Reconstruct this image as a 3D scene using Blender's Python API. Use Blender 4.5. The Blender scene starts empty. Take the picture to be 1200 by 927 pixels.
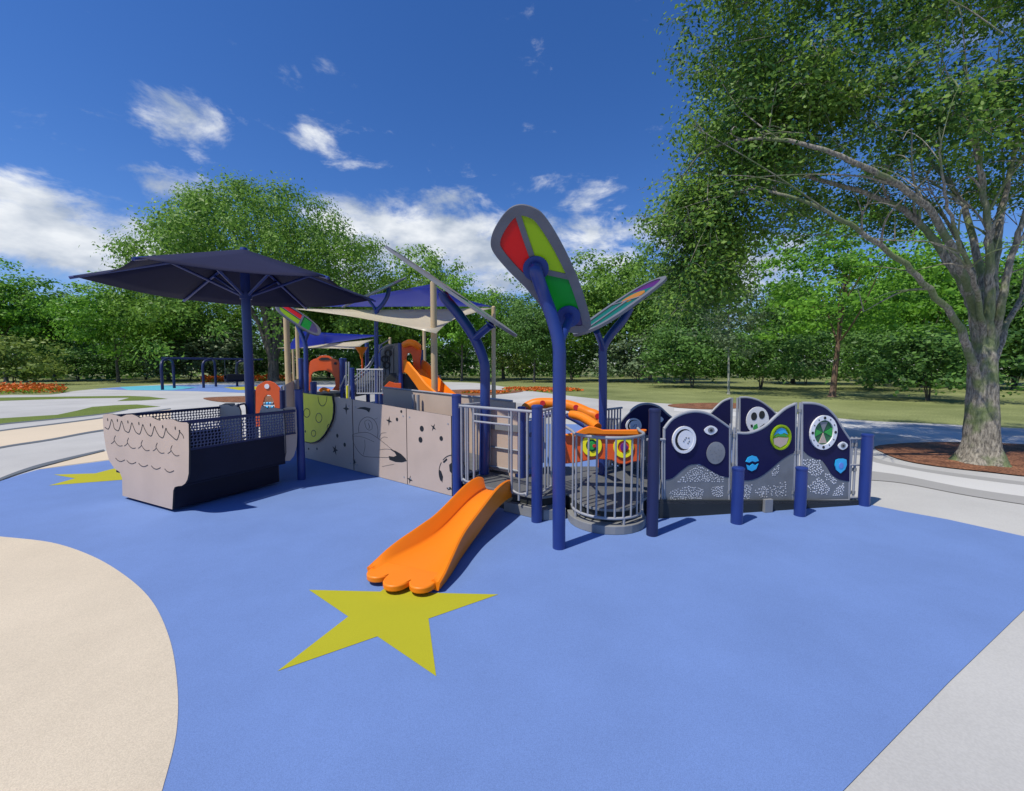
import bpy, math, random
import numpy as np
from mathutils import Vector, Matrix
random.seed(7); rng = np.random.default_rng(7)
sc = bpy.context.scene
col = sc.collection
# ------------------------------------------------------------------ camera geometry used to survey the site
F, H = 495.0, 1.75
PIT = math.atan(33.5/495)
CX, CY = 600.0, 463.5
def ray(px, py):
    x = (px-CX)/F; u = (CY-py)/F
    return Vector((x, math.cos(PIT)+u*math.sin(PIT), -math.sin(PIT)+u*math.cos(PIT)))
EYE = Vector((0, 0, H))
def gp(px, py, z=0.0):
    r = ray(px, py); t = (z-H)/r.z
    return EYE + r*t
def at(px, py, Y):
    r = ray(px, py); return EYE + r*(Y/r.y)
def onplane(px, py, P, N):
    r = ray(px, py); t = (P-EYE).dot(N)/r.dot(N)
    return EYE + r*t
class VPlane:
    """an upright plane through two ground points; (u, z) coordinates on it"""
    def __init__(s, a, b):
        s.a = Vector((a[0], a[1], 0)); d = Vector((b[0]-a[0], b[1]-a[1], 0)); s.len = d.length; s.d = d.normalized()
        s.n = Vector((s.d.y, -s.d.x, 0))
        if s.n.dot(EYE-s.a) < 0: s.n = -s.n
    def uz(s, px, py):
        p = onplane(px, py, s.a, s.n); return ((p-s.a).dot(s.d), p.z)
    def w(s, u, z, off=0.0): return s.a + s.d*u + Vector((0, 0, z)) + s.n*off
# ------------------------------------------------------------------ materials
def _nt(name):
    m = bpy.data.materials.new(name); m.use_nodes = True
    nt = m.node_tree; b = nt.nodes['Principled BSDF']; return m, nt, b
def mat(name, c, rough=.5, metal=0, var=.12, scale=6, bump=0.0, bscale=200, spec=.5, coat=0.0, coords='Object'):
    m, nt, b = _nt(name); L = nt.links.new
    b.inputs['Roughness'].default_value = rough; b.inputs['Metallic'].default_value = metal
    b.inputs['Specular IOR Level'].default_value = spec; b.inputs['Coat Weight'].default_value = coat
    tc = nt.nodes.new('ShaderNodeTexCoord')
    n = nt.nodes.new('ShaderNodeTexNoise'); n.inputs['Scale'].default_value = scale; n.inputs['Detail'].default_value = 6
    L(tc.outputs[coords], n.inputs['Vector'])
    r = nt.nodes.new('ShaderNodeValToRGB'); r.color_ramp.elements[0].position = .3; r.color_ramp.elements[1].position = .7
    r.color_ramp.elements[0].color = [x*(1-var) for x in c]+[1]; r.color_ramp.elements[1].color = [min(1, x*(1+var)) for x in c]+[1]
    L(n.outputs['Fac'], r.inputs['Fac']); L(r.outputs['Color'], b.inputs['Base Color'])
    if bump:
        n2 = nt.nodes.new('ShaderNodeTexNoise'); n2.inputs['Scale'].default_value = bscale; n2.inputs['Detail'].default_value = 3
        L(tc.outputs[coords], n2.inputs['Vector'])
        bp = nt.nodes.new('ShaderNodeBump'); bp.inputs['Strength'].default_value = bump; bp.inputs['Distance'].default_value = .004
        L(n2.outputs['Fac'], bp.inputs['Height']); L(bp.outputs['Normal'], b.inputs['Normal'])
    return m
def ground_mat(name, c, var=.08, speck=.12, sscale=260, bump=.3, rough=.85, c2=None, big=.35):
    """granular ground: broad mottling plus fine specks, world metres"""
    m, nt, b = _nt(name); L = nt.links.new
    b.inputs['Roughness'].default_value = rough; b.inputs['Specular IOR Level'].default_value = .25
    g = nt.nodes.new('ShaderNodeNewGeometry')
    n = nt.nodes.new('ShaderNodeTexNoise'); n.inputs['Scale'].default_value = big; n.inputs['Detail'].default_value = 8; n.inputs['Roughness'].default_value = .6
    n2 = nt.nodes.new('ShaderNodeTexNoise'); n2.inputs['Scale'].default_value = sscale; n2.inputs['Detail'].default_value = 2
    L(g.outputs['Position'], n.inputs['Vector']); L(g.outputs['Position'], n2.inputs['Vector'])
    r = nt.nodes.new('ShaderNodeValToRGB'); r.color_ramp.elements[0].position = .32; r.color_ramp.elements[1].position = .68
    c2 = c2 or c
    r.color_ramp.elements[0].color = [x*(1-var) for x in c]+[1]; r.color_ramp.elements[1].color = [min(1, x*(1+var)) for x in c2]+[1]
    mx = nt.nodes.new('ShaderNodeMix'); mx.data_type = 'RGBA'; mx.blend_type = 'MULTIPLY'; mx.inputs[0].default_value = 1
    r2 = nt.nodes.new('ShaderNodeValToRGB'); r2.color_ramp.elements[0].position = .35; r2.color_ramp.elements[1].position = .65
    r2.color_ramp.elements[0].color = (1-speck*1.5,)*3+(1,); r2.color_ramp.elements[1].color = (1, 1, 1, 1)
    L(n.outputs['Fac'], r.inputs['Fac']); L(n2.outputs['Fac'], r2.inputs['Fac'])
    L(r.outputs['Color'], mx.inputs[6]); L(r2.outputs['Color'], mx.inputs[7]); L(mx.outputs[2], b.inputs['Base Color'])
    bp = nt.nodes.new('ShaderNodeBump'); bp.inputs['Strength'].default_value = bump; bp.inputs['Distance'].default_value = .003
    L(n2.outputs['Fac'], bp.inputs['Height']); L(bp.outputs['Normal'], b.inputs['Normal'])
    return m
def leaf_mat(name, c1, c2, trans=.35, scale=1.2):
    m, nt, b = _nt(name); L = nt.links.new
    b.inputs['Roughness'].default_value = .5; b.inputs['Specular IOR Level'].default_value = .3
    g = nt.nodes.new('ShaderNodeNewGeometry'); oi = nt.nodes.new('ShaderNodeObjectInfo')
    n = nt.nodes.new('ShaderNodeTexNoise'); n.inputs['Scale'].default_value = scale; n.inputs['Detail'].default_value = 3
    L(g.outputs['Position'], n.inputs['Vector'])
    ad = nt.nodes.new('ShaderNodeMath'); ad.operation = 'MULTIPLY_ADD'; ad.inputs[1].default_value = .55
    L(g.outputs['Random Per Island'], ad.inputs[0]); L(n.outputs['Fac'], ad.inputs[2])
    a2 = nt.nodes.new('ShaderNodeMath'); a2.operation = 'MULTIPLY_ADD'; a2.inputs[1].default_value = .25
    L(oi.outputs['Random'], a2.inputs[0]); L(ad.outputs[0], a2.inputs[2])
    r = nt.nodes.new('ShaderNodeValToRGB'); r.color_ramp.elements[0].position = .5; r.color_ramp.elements[1].position = 1.25/1.25
    r.color_ramp.elements[0].color = list(c1)+[1]; r.color_ramp.elements[1].color = list(c2)+[1]
    L(a2.outputs[0], r.inputs['Fac']); L(r.outputs['Color'], b.inputs['Base Color'])
    t = nt.nodes.new('ShaderNodeBsdfTranslucent'); L(r.outputs['Color'], t.inputs['Color'])
    ms = nt.nodes.new('ShaderNodeMixShader'); ms.inputs[0].default_value = trans
    L(b.outputs[0], ms.inputs[1]); L(t.outputs[0], ms.inputs[2]); L(ms.outputs[0], nt.nodes['Material Output'].inputs['Surface'])
    return m
def bark_mat(name, c1, c2, scale=3, moss=None):
    m, nt, b = _nt(name); L = nt.links.new
    b.inputs['Roughness'].default_value = .9
    tc = nt.nodes.new('ShaderNodeTexCoord'); mp = nt.nodes.new('ShaderNodeMapping'); mp.inputs['Scale'].default_value = (1, 1, .3)
    L(tc.outputs['Object'], mp.inputs['Vector'])
    n = nt.nodes.new('ShaderNodeTexNoise'); n.inputs['Scale'].default_value = scale*6; n.inputs['Detail'].default_value = 8; n.inputs['Roughness'].default_value = .65
    L(mp.outputs[0], n.inputs['Vector'])
    r = nt.nodes.new('ShaderNodeValToRGB'); r.color_ramp.elements[0].position = .38; r.color_ramp.elements[1].position = .62
    r.color_ramp.elements[0].color = list(c1)+[1]; r.color_ramp.elements[1].color = list(c2)+[1]
    L(n.outputs['Fac'], r.inputs['Fac']); out = r.outputs['Color']
    if moss:
        n3 = nt.nodes.new('ShaderNodeTexNoise'); n3.inputs['Scale'].default_value = 2.2; n3.inputs['Detail'].default_value = 5
        L(tc.outputs['Object'], n3.inputs['Vector'])
        r3 = nt.nodes.new('ShaderNodeValToRGB'); r3.color_ramp.elements[0].position = .47; r3.color_ramp.elements[1].position = .58
        L(n3.outputs['Fac'], r3.inputs['Fac'])
        mx = nt.nodes.new('ShaderNodeMix'); mx.data_type = 'RGBA'; mx.inputs[7].default_value = list(moss)+[1]
        sm = nt.nodes.new('ShaderNodeMath'); sm.operation = 'MULTIPLY'; sm.inputs[1].default_value = .75
        L(r3.outputs['Color'], sm.inputs[0]); L(sm.outputs[0], mx.inputs[0]); L(out, mx.inputs[6]); out = mx.outputs[2]
    L(out, b.inputs['Base Color'])
    bp = nt.nodes.new('ShaderNodeBump'); bp.inputs['Strength'].default_value = .9; bp.inputs['Distance'].default_value = .03
    L(n.outputs['Fac'], bp.inputs['Height']); L(bp.outputs['Normal'], b.inputs['Normal'])
    return m
def film_mat(name, c, trans=.55):
    """coloured translucent shade panel"""
    m, nt, b = _nt(name); L = nt.links.new
    b.inputs['Base Color'].default_value = list(c)+[1]; b.inputs['Roughness'].default_value = .3
    t = nt.nodes.new('ShaderNodeBsdfTranslucent'); t.inputs['Color'].default_value = list(c)+[1]
    ms = nt.nodes.new('ShaderNodeMixShader'); ms.inputs[0].default_value = trans
    L(b.outputs[0], ms.inputs[1]); L(t.outputs[0], ms.inputs[2]); L(ms.outputs[0], nt.nodes['Material Output'].inputs['Surface'])
    return m
M = {}
M['navy'] = mat('navy_powder_coat', (.016, .038, .19), .36, var=.06, coat=.1)
M['navy_dark'] = mat('navy_dark', (.012, .018, .075), .45, var=.08)
M['hull'] = mat('hull_plastic', (.007, .009, .024), .55, var=.1, spec=.25)
M['rail_mesh'] = mat('rail_mesh', (.065, .08, .16), .45, var=.06)
M['canopy'] = mat('canopy_fabric', (.010, .011, .040), .75, var=.08, spec=.2)
M['taupe'] = mat('taupe_plastic', (.525, .405, .318), .6, var=.05, scale=3, bump=.15, bscale=300)
M['black'] = mat('black_engraving', (.012, .014, .016), .6)
M['line'] = mat('engraved_line', (.055, .045, .045), .7)
M['yellow'] = mat('yellow_plastic', (.90, .81, .012), .45, var=.05)
M['orange'] = mat('orange_plastic', (.84, .215, .008), .42, var=.04, scale=2, spec=.3)
M['orange_red'] = mat('orange_red_plastic', (.72, .10, .012), .4, var=.05)
M['grey_metal'] = mat('grey_powder_coat', (.30, .31, .33), .4, var=.08)
M['grey_dark'] = mat('grey_deck', (.10, .105, .11), .65, var=.12, bump=.2)
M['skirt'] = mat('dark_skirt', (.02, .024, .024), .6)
M['fascia'] = mat('deck_fascia', (.22, .225, .225), .5, var=.1)
M['perf'] = mat('perforated_grey', (.185, .195, .20), .5, var=.12)
M['panel_navy'] = mat('panel_navy', (.007, .007, .055), .5, var=.08, spec=.22)
M['white'] = mat('white_plastic', (.78, .78, .78), .4, var=.04)
M['speck'] = mat('speckle', (.66, .67, .68), .5)
M['lgrey'] = mat('light_grey_disc', (.22, .23, .24), .5)
M['cyan'] = mat('cyan_plastic', (.02, .42, .75), .35)
M['green'] = mat('green_plastic', (.02, .33, .05), .4)
M['dgreen'] = mat('dark_green_plastic', (.01, .12, .04), .5)
M['purple'] = mat('purple_plastic', (.12, .015, .17), .4)
M['red'] = mat('red_plastic', (.55, .02, .02), .4)
M['tan_post'] = mat('tan_powder_coat', (.50, .37, .20), .5, var=.05)
M['cream'] = film_mat('cream_sail', (.84, .78, .62), .6)
M['blue_sail'] = film_mat('blue_sail', (.085, .14, .60), .5)
M['pale_blue'] = mat('pale_blue_plastic', (.12, .25, .65), .45)
M['mirror'] = mat('mirror', (.75, .78, .8), .08, metal=1, var=.02)
M['f_red'] = film_mat('film_red', (.85, .045, .03)); M['f_lime'] = film_mat('film_lime', (.50, .70, .02))
M['f_green'] = film_mat('film_green', (.02, .45, .06)); M['f_teal'] = film_mat('film_teal', (.02, .28, .22))
M['f_purple'] = film_mat('film_purple', (.20, .04, .30)); M['f_mauve'] = film_mat('film_mauve', (.17, .14, .30)); M['f_orange'] = film_mat('film_orange', (.95, .38, .02)); M['f_yellow'] = film_mat('film_yellow', (.9, .75, .02))
M['leaf_frame'] = mat('leaf_frame', (.13, .135, .15), .5)
M['rubber_blue'] = ground_mat('rubber_blue', (.148, .24, .50), .06, .13, 260, .3, big=1.3)
M['rubber_yellow'] = ground_mat('rubber_yellow', (.44, .42, .018), .06, .16, 330, .35)
M['rubber_teal'] = ground_mat('rubber_teal', (.10, .42, .52), .05, .1)
M['tan_ground'] = ground_mat('tan_rubber', (.615, .53, .40), .07, .13, 200, .4, big=1.2)
M['tan_light'] = ground_mat('tan_concrete', (.62, .52, .38), .05, .06, 120, .2)
M['concrete'] = ground_mat('concrete', (.43, .425, .405), .07, .06, 90, .25, c2=(.47, .465, .44))
M['concrete_dark'] = ground_mat('concrete_band', (.33, .325, .31), .07, .06, 90, .25)
M['concrete_white'] = ground_mat('concrete_white', (.56, .555, .53), .06, .06, 90, .25)
M['joint'] = ground_mat('joint', (.12, .14, .16), .1, .1)
M['mulch'] = ground_mat('mulch', (.26, .11, .055), .3, .5, 35, 1.0, c2=(.34, .155, .08), big=2.5)
M['grass'] = ground_mat('grass', (.20, .24, .075), .18, .35, 22, 1.0, c2=(.29, .32, .12), big=.25)
M['grass2'] = ground_mat('turf_strip', (.16, .22, .035), .12, .35, 40, 1.0, big=.6)
M['bark_grey'] = bark_mat('bark_grey', (.11, .10, .078), (.40, .365, .29), 5, moss=(.12, .18, .05))
M['bark_far'] = bark_mat('bark_far', (.07, .06, .05), (.19, .16, .13), 1)
M['bark_brown'] = bark_mat('bark_brown', (.11, .07, .045), (.25, .16, .11), 1.5)
M['bark_birch'] = bark_mat('bark_birch', (.22, .23, .19), (.42, .43, .36), 2)
M['leaf_a'] = leaf_mat('leaf_mid', (.055, .14, .022), (.22, .40, .055), .42, .35)
M['leaf_b'] = leaf_mat('leaf_bright', (.05, .17, .016), (.22, .46, .045), .45, .35)
M['leaf_c'] = leaf_mat('leaf_dark', (.04, .11, .028), (.15, .30, .06), .4, .4)
M['leaf_d'] = leaf_mat('leaf_pale', (.09, .17, .03), (.30, .40, .09), .4, .5)
M['leaf_near'] = leaf_mat('leaf_near', (.035, .115, .026), (.24, .40, .055), .45, .8)
M['leaf_grey'] = leaf_mat('leaf_grey_green', (.05, .095, .045), (.20, .28, .14), .35, .6)
M['flower'] = leaf_mat('flower_orange', (.42, .05, .012), (.70, .17, .02), .2, 2)
# ------------------------------------------------------------------ mesh helpers
class MB:
    def __init__(s): s.v = []; s.f = []; s.m = []; s.mats = []
    def mi(s, m):
        if m not in s.mats: s.mats.append(m)
        return s.mats.index(m)
    def add(s, vs, fs, m):
        o = len(s.v); i = s.mi(m); s.v += [tuple(v) for v in vs]
        for f in fs: s.f.append([o+k for k in f]); s.m.append(i)
    def box(s, c, sx, sy, sz, m, rz=0.0, ux=None):
        c = Vector(c)
        if ux is None: ux = Vector((math.cos(rz), math.sin(rz), 0))
        ux = ux.normalized(); uy = Vector((0, 0, 1)).cross(ux); uz = Vector((0, 0, 1))
        vs = [c+ux*(a*sx/2)+uy*(b*sy/2)+uz*(d*sz/2) for d in (-1, 1) for b in (-1, 1) for a in (-1, 1)]
        s.add(vs, [(0, 2, 3, 1), (4, 5, 7, 6), (0, 1, 5, 4), (2, 6, 7, 3), (0, 4, 6, 2), (1, 3, 7, 5)], m)
    def slab(s, pts, d, m, edge=None):
        """polygon (3D points) extruded by vector d; sides may take another material"""
        n = len(pts); pts = [Vector(p) for p in pts]; d = Vector(d)
        vs = pts+[p+d for p in pts]
        s.add(vs, [tuple(range(n-1, -1, -1)), tuple(range(n, 2*n))], m)
        o = len(s.v)-2*n; i = s.mi(edge or m)
        for k in range(n):
            s.f.append([o+k, o+(k+1) % n, o+n+(k+1) % n, o+n+k]); s.m.append(i)
    def tube(s, pts, r, m, seg=10, closed=False, caps=True):
        pts = [Vector(p) for p in pts]; n = len(pts)
        rs = r if hasattr(r, '__len__') else [r]*n
        vs = []; prev = None
        for i, p in enumerate(pts):
            if closed: t = pts[(i+1) % n]-pts[i-1]
            else: t = pts[min(i+1, n-1)]-pts[max(i-1, 0)]
            t = t.normalized() if t.length > 1e-9 else Vector((0, 0, 1))
            if prev is None:
                a = Vector((0, 0, 1)) if abs(t.z) < .9 else Vector((1, 0, 0))
                x = t.cross(a).normalized()
            else:
                x = prev-t*prev.dot(t); x = x.normalized() if x.length > 1e-6 else t.orthogonal().normalized()
            y = t.cross(x); prev = x
            for k in range(seg):
                an = 2*math.pi*k/seg; vs.append(p+x*(rs[i]*math.cos(an))+y*(rs[i]*math.sin(an)))
        fs = []
        for i in range(n if closed else n-1):
            j = (i+1) % n
            for k in range(seg):
                fs.append((i*seg+k, i*seg+(k+1) % seg, j*seg+(k+1) % seg, j*seg+k))
        if caps and not closed:
            fs.append(tuple(range(seg-1, -1, -1))); fs.append(tuple((n-1)*seg+k for k in range(seg)))
        s.add(vs, fs, m)
    def disc(s, c, n, r, h, m, seg=24, sx=1.0, edge=None):
        """flat round plate of thickness h along n"""
        c = Vector(c); n = Vector(n).normalized(); a = Vector((0, 0, 1)) if abs(n.z) < .9 else Vector((1, 0, 0))
        x = a.cross(n).normalized(); y = n.cross(x)
        s.slab([c+x*(r*sx*math.cos(2*math.pi*k/seg))+y*(r*math.sin(2*math.pi*k/seg)) for k in range(seg)], n*h, m, edge)
    def ring(s, c, n, r0, r1, h, m, seg=28, sx=1.0):
        c = Vector(c); n = Vector(n).normalized(); a = Vector((0, 0, 1)) if abs(n.z) < .9 else Vector((1, 0, 0))
        x = a.cross(n).normalized(); y = n.cross(x); vs = []
        for hh in (0, h):
            for r in (r0, r1):
                for k in range(seg):
                    an = 2*math.pi*k/seg; vs.append(c+n*hh+x*(r*sx*math.cos(an))+y*(r*math.sin(an)))
        fs = []
        for k in range(seg):
            j = (k+1) % seg; A, B, C_, D = 0, seg, 2*seg, 3*seg
            fs += [(A+k, A+j, B+j, B+k), (C_+k, D+k, D+j, C_+j), (B+k, B+j, D+j, D+k), (A+k, C_+k, C_+j, A+j)]
        s.add(vs, fs, m)
    def ribbon(s, pts, w, n, h, m, closed=False):
        """flat strip of width w along a polyline lying in the plane of normal n, thickness h"""
        pts = [Vector(p) for p in pts]; n = Vector(n).normalized(); N = len(pts); L_ = []; R_ = []
        for i, p in enumerate(pts):
            t = (pts[(i+1) % N]-pts[i-1]) if closed else pts[min(i+1, N-1)]-pts[max(i-1, 0)]
            t = t-n*t.dot(n); sd = t.normalized().cross(n)
            L_.append(p+sd*w/2); R_.append(p-sd*w/2)
        vs = L_+R_+[p+n*h for p in L_]+[p+n*h for p in R_]
        fs = []
        for i in range(N if closed else N-1):
            j = (i+1) % N
            fs += [(i, j, N+j, N+i), (2*N+i, 3*N+i, 3*N+j, 2*N+j), (i, 2*N+i, 2*N+j, j), (N+i, N+j, 3*N+j, 3*N+i)]
        if not closed: fs += [(0, N, 3*N, 2*N), (N-1, 3*N-1, 4*N-1, 2*N-1)]
        s.add(vs, fs, m)
    def build(s, name, parent=None, smooth=None, bevel=0.0, origin=None):
        me = bpy.data.meshes.new(name)
        off = parent['_o'] if parent is not None else (origin or (0, 0, 0))
        off = Vector(off)
        me.from_pydata([tuple(Vector(v)-off) for v in s.v], [], s.f)
        for m in s.mats: me.materials.append(m)
        me.polygons.foreach_set('material_index', s.m); me.update()
        o = bpy.data.objects.new(name, me); col.objects.link(o)
        if parent is not None: o.parent = parent
        else: o.location = off
        o['_o'] = tuple(off)
        if smooth:
            me.polygons.foreach_set('use_smooth', [True]*len(me.polygons))
            try: me.set_sharp_from_angle(angle=math.radians(smooth))
            except Exception: pass
        if bevel:
            b = o.modifiers.new('bevel', 'BEVEL'); b.width = bevel; b.segments = 2; b.limit_method = 'ANGLE'; b.angle_limit = math.radians(40)
        return o
def thing(name, loc, label, cat, group=None):
    o = bpy.data.objects.new(name, None); o.location = loc; o.empty_display_size = .2; col.objects.link(o)
    o['_o'] = tuple(loc); o['label'] = label; o['category'] = cat
    if group: o['group'] = group
    return o
def tag(o, label, cat, group=None):
    o['label'] = label; o['category'] = cat
    if group: o['group'] = group
    return o
def structure(o, kind='structure'): o['kind'] = kind; return o
def smooth_path(pts, n=6):
    """Catmull-Rom through the points"""
    pts = [Vector(p) for p in pts]; out = []
    for i in range(len(pts)-1):
        p0 = pts[max(i-1, 0)]; p1 = pts[i]; p2 = pts[i+1]; p3 = pts[min(i+2, len(pts)-1)]
        for k in range(n):
            t = k/n
            out.append(.5*((2*p1)+(p2-p0)*t+(2*p0-5*p1+4*p2-p3)*t*t+(3*p1-p0-3*p2+p3)*t**3))
    out.append(pts[-1]); return out
def smooth_closed(pts, n=5):
    pts = [Vector(p) for p in pts]; N = len(pts); out = []
    for i in range(N):
        p0, p1, p2, p3 = pts[i-1], pts[i], pts[(i+1) % N], pts[(i+2) % N]
        for k in range(n):
            t = k/n; out.append(.5*((2*p1)+(p2-p0)*t+(2*p0-5*p1+4*p2-p3)*t*t+(3*p1-p0-3*p2+p3)*t**3))
    return out
def post_mb(x, y, z0, z1, r=.06, m=None, seg=16):
    b = MB(); m = m or M['navy']
    b.tube([(x, y, z0), (x, y, z1-.03)], r, m, seg, caps=True)
    b.tube([(x, y, z1-.032), (x, y, z1-.012), (x, y, z1)], [r*1.06, r*1.06, r*.8], m, seg)
    return b
def post(parent, x, y, z0, z1, r=.06, m=None, name='post'):
    return post_mb(x, y, z0, z1, r, m).build(name, parent, smooth=40)
#GROUND
# ------------------------------------------------------------------ ground
def sheet(name, pts, z, m, kind='structure'):
    b = MB(); b.add([(p[0], p[1], z) for p in pts], [tuple(range(len(pts)))], m)
    o = b.build(name)
    # faces must look up
    if o.data.polygons[0].normal.z < 0: o.data.flip_normals()
    o['kind'] = kind; return o
def gpx(*pp): return [gp(x, y) for x, y in pp]
sheet('lawn', [(-260, -40), (260, -40), (260, 420), (-260, 420)], 0.0, M['grass'])
def ell(cx_, cy_, rx, ry, n=48, rot=0): return [(cx_+rx*math.cos(2*math.pi*k/n)*math.cos(rot)-ry*math.sin(2*math.pi*k/n)*math.sin(rot), cy_+rx*math.cos(2*math.pi*k/n)*math.sin(rot)+ry*math.sin(2*math.pi*k/n)*math.cos(rot)) for k in range(n)]
far = [tuple(p)[:2] for p in smooth_path(gpx((-60, 474), (0, 463.5), (60, 462.5), (90, 458), (150, 453), (235, 448.6), (330, 446.5), (430, 446.2), (540, 448), (575, 451), (620, 458), (700, 467.5), (780, 473), (880, 480), (1000, 492), (1100, 497), (1210, 503)), 4)]
sheet('pavement', [(-40, -14)]+[(-40, far[0][1])]+far+[(30, far[-1][1]), (40, -14)], .004, M['concrete'])
# tan play surface and joints on the left
def band(name, top, bot, z, m):
    a = [tuple(p)[:2] for p in smooth_path(gpx(*top), 5)]; b_ = [tuple(p)[:2] for p in smooth_path(gpx(*bot), 5)]
    return sheet(name, a+b_[::-1], z, m)
band('tan_path', [(-60, 517), (0, 506), (60, 498.5), (118, 491), (200, 480)], [(-60, 540), (0, 525), (60, 515.5), (118, 505.5), (200, 495)], .008, M['tan_light'])
band('paving_joint', [(-60, 516), (0, 504.5), (60, 497), (118, 489.6), (200, 478.6)], [(-60, 518), (0, 506), (60, 498.5), (118, 491), (200, 480)], .012, M['joint'])
band('paving_joint', [(-60, 539.5), (0, 524), (60, 514.5), (118, 504), (200, 494)], [(-60, 541.5), (0, 526), (60, 516.5), (118, 506), (200, 496)], .012, M['joint'])
band('paving_joint', [(-60, 588), (0, 561.5), (40, 547), (80, 537), (122, 527.5)], [(-60, 592), (0, 564.5), (40, 550.5), (80, 540), (122, 529.5)], .02, M['joint'])
band('tan_path', [(45, 550), (80, 540), (122, 529.5), (200, 518)], [(45, 550.5), (80, 545.5), (122, 540), (200, 530)], .008, M['tan_light'])
# green turf strips between paving bands
sheet('turf_strip', [tuple(p)[:2] for p in gpx((-60, 472), (0, 466), (80, 464.8), (150, 464), (175, 465), (197, 467.6), (165, 469.5), (137, 470.2), (152, 466.2), (80, 467.3), (0, 470), (-60, 478))], .009, M['grass2'])
sheet('turf_strip', [tuple(p)[:2] for p in gpx((-60, 496), (0, 490.5), (40, 488), (67, 486.3), (90, 481.5), (108, 477), (135, 475), (160, 474.2), (188, 476.6), (150, 480), (120, 485.2), (60, 491.5), (0, 497.3), (-60, 507))], .009, M['grass2'])
band('paving_joint', [(-60, 506.5), (0, 497), (60, 491.2), (120, 485), (150, 479.8)], [(-60, 508.3), (0, 498.4), (60, 492.4), (120, 486), (150, 480.6)], .012, M['joint'])
# blue rubber safety surface
blue_edge = gpx((-200, 650), (0, 564.5), (25, 556.5), (45, 551), (125, 540.5), (240, 531), (330, 524), (420, 508), (520, 500), (640, 497), (760, 499), (900, 530), (960, 560), (1006, 589.5), (1060, 600.5), (1110, 609.5), (1200, 629.5), (1330, 662))
cut = gpx((1270, 663), (1200, 716), (1113, 800), (990, 927))
cut2 = gp(990, 927)-(gp(1200, 716)-gp(990, 927)).normalized()*3
sheet('rubber_surface', [tuple(p)[:2] for p in blue_edge+cut]+[(cut2.x, cut2.y), (-1, -5), (-9, -5), (-12, 2)], .010, M['rubber_blue'])
tan_c = [tuple(p)[:2] for p in smooth_path(gpx((0, 630), (60, 637), (108, 653), (148, 677), (178, 706), (198, 748), (207.5, 800), (207, 860), (190, 930)), 6)]
sheet('tan_circle', [(-7, tan_c[0][1]+.1)]+tan_c+[(tan_c[-1][0]-.3, .6), (-2, -1), (-7, -1)], .0125, M['tan_ground'])
def star(cx_, cy_, R, rot, name='star_marking'):
    pts = []
    for k in range(10):
        r = R if k % 2 == 0 else R*.382
        a = rot+math.pi/5*k; pts.append((cx_+r*math.sin(a), cy_+r*math.cos(a)))
    return sheet(name, pts, .0125, M['rubber_yellow'])
s5 = [gp(*p) for p in ((365.3, 694.1), (583.2, 700), (512.5, 795.5), (328.5, 789.3))]
# centre of the near star from its four visible tips
star(-.4896*1.75, 1.6669*1.75, .4458*1.75, .0446)
sheet('star_marking', [tuple(p)[:2] for p in gpx((57, 570), (88, 561.5), (63, 557), (112, 555.5), (140, 548), (165, 551), (215, 551), (185, 558), (200, 566), (158, 562))], .0125, M['rubber_yellow'])
# far pads
sheet('teal_pad', [tuple(p)[:2] for p in gpx((140, 453.5), (190, 451.5), (232, 454), (200, 457.5), (150, 457.2))], .010, M['rubber_teal'])
sheet('blue_pad', [tuple(p)[:2] for p in gpx((110, 456), (160, 452.5), (240, 450.5), (330, 451.5), (400, 454), (420, 457.5), (360, 462), (300, 461), (230, 458.6), (160, 457.5))], .009, M['rubber_blue'])
sheet('yellow_pad', [tuple(p)[:2] for p in gpx((262, 454.2), (300, 453), (318, 456), (280, 457.4))], .013, M['rubber_yellow'])
sheet('blue_pad', [tuple(p)[:2] for p in gpx((340, 458), (420, 456), (520, 466), (610, 473), (640, 478), (560, 490), (420, 492), (340, 480))], .013, M['concrete_dark'])
# mulch beds
def bed(name, p, z=.02, m=None):
    return sheet(name, [tuple(q)[:2] for q in smooth_closed(gpx(*p), 5)], z, m or M['mulch'])
bed('mulch_bed', [(1030, 523), (1110, 519), (1230, 524), (1330, 545), (1260, 562), (1150, 553.5), (1070, 543), (1036, 532)], .024)
bed('mulch_bed', [(784, 474.6), (820, 472.6), (868, 473), (880, 477), (840, 480), (795, 478.3)], .02)
bed('mulch_bed', [(238, 467), (262, 465.2), (300, 464.4), (345, 465), (350, 468), (320, 471), (262, 471.6)], .02)
bed('mulch_bed', [(500, 460), (540, 456.8), (604, 457.7), (610, 459.6), (570, 463.4), (520, 464)], .022)
# kerb bands beside the right mulch bed
band('kerb_band', [(1021, 522), (1022, 535), (1060, 546), (1140, 558), (1260, 572), (1420, 584), (1700, 590)], [(1014, 524), (1014, 538), (1058, 549), (1140, 562), (1260, 576), (1420, 588), (1700, 594)], .012, M['concrete_dark'])
band('white_band', [(1014, 538), (1058, 549), (1140, 562), (1260, 576), (1420, 588), (1700, 594)], [(1014, 552), (1058, 558), (1140, 574), (1260, 590), (1420, 604), (1700, 611)], .011, M['concrete_white'])
band('kerb_band', [(1014, 552), (1058, 558), (1140, 574), (1260, 590), (1420, 604), (1700, 611)], [(1014, 563), (1058, 567), (1140, 582.5), (1260, 600), (1420, 614), (1700, 622)], .013, M['concrete_dark'])
band('white_band', [(790, 478), (900, 486), (1020, 496), (1220, 515), (1500, 528)], [(790, 482), (900, 492), (1020, 507), (1220, 532), (1500, 548)], .008, M['concrete_white'])
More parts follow.
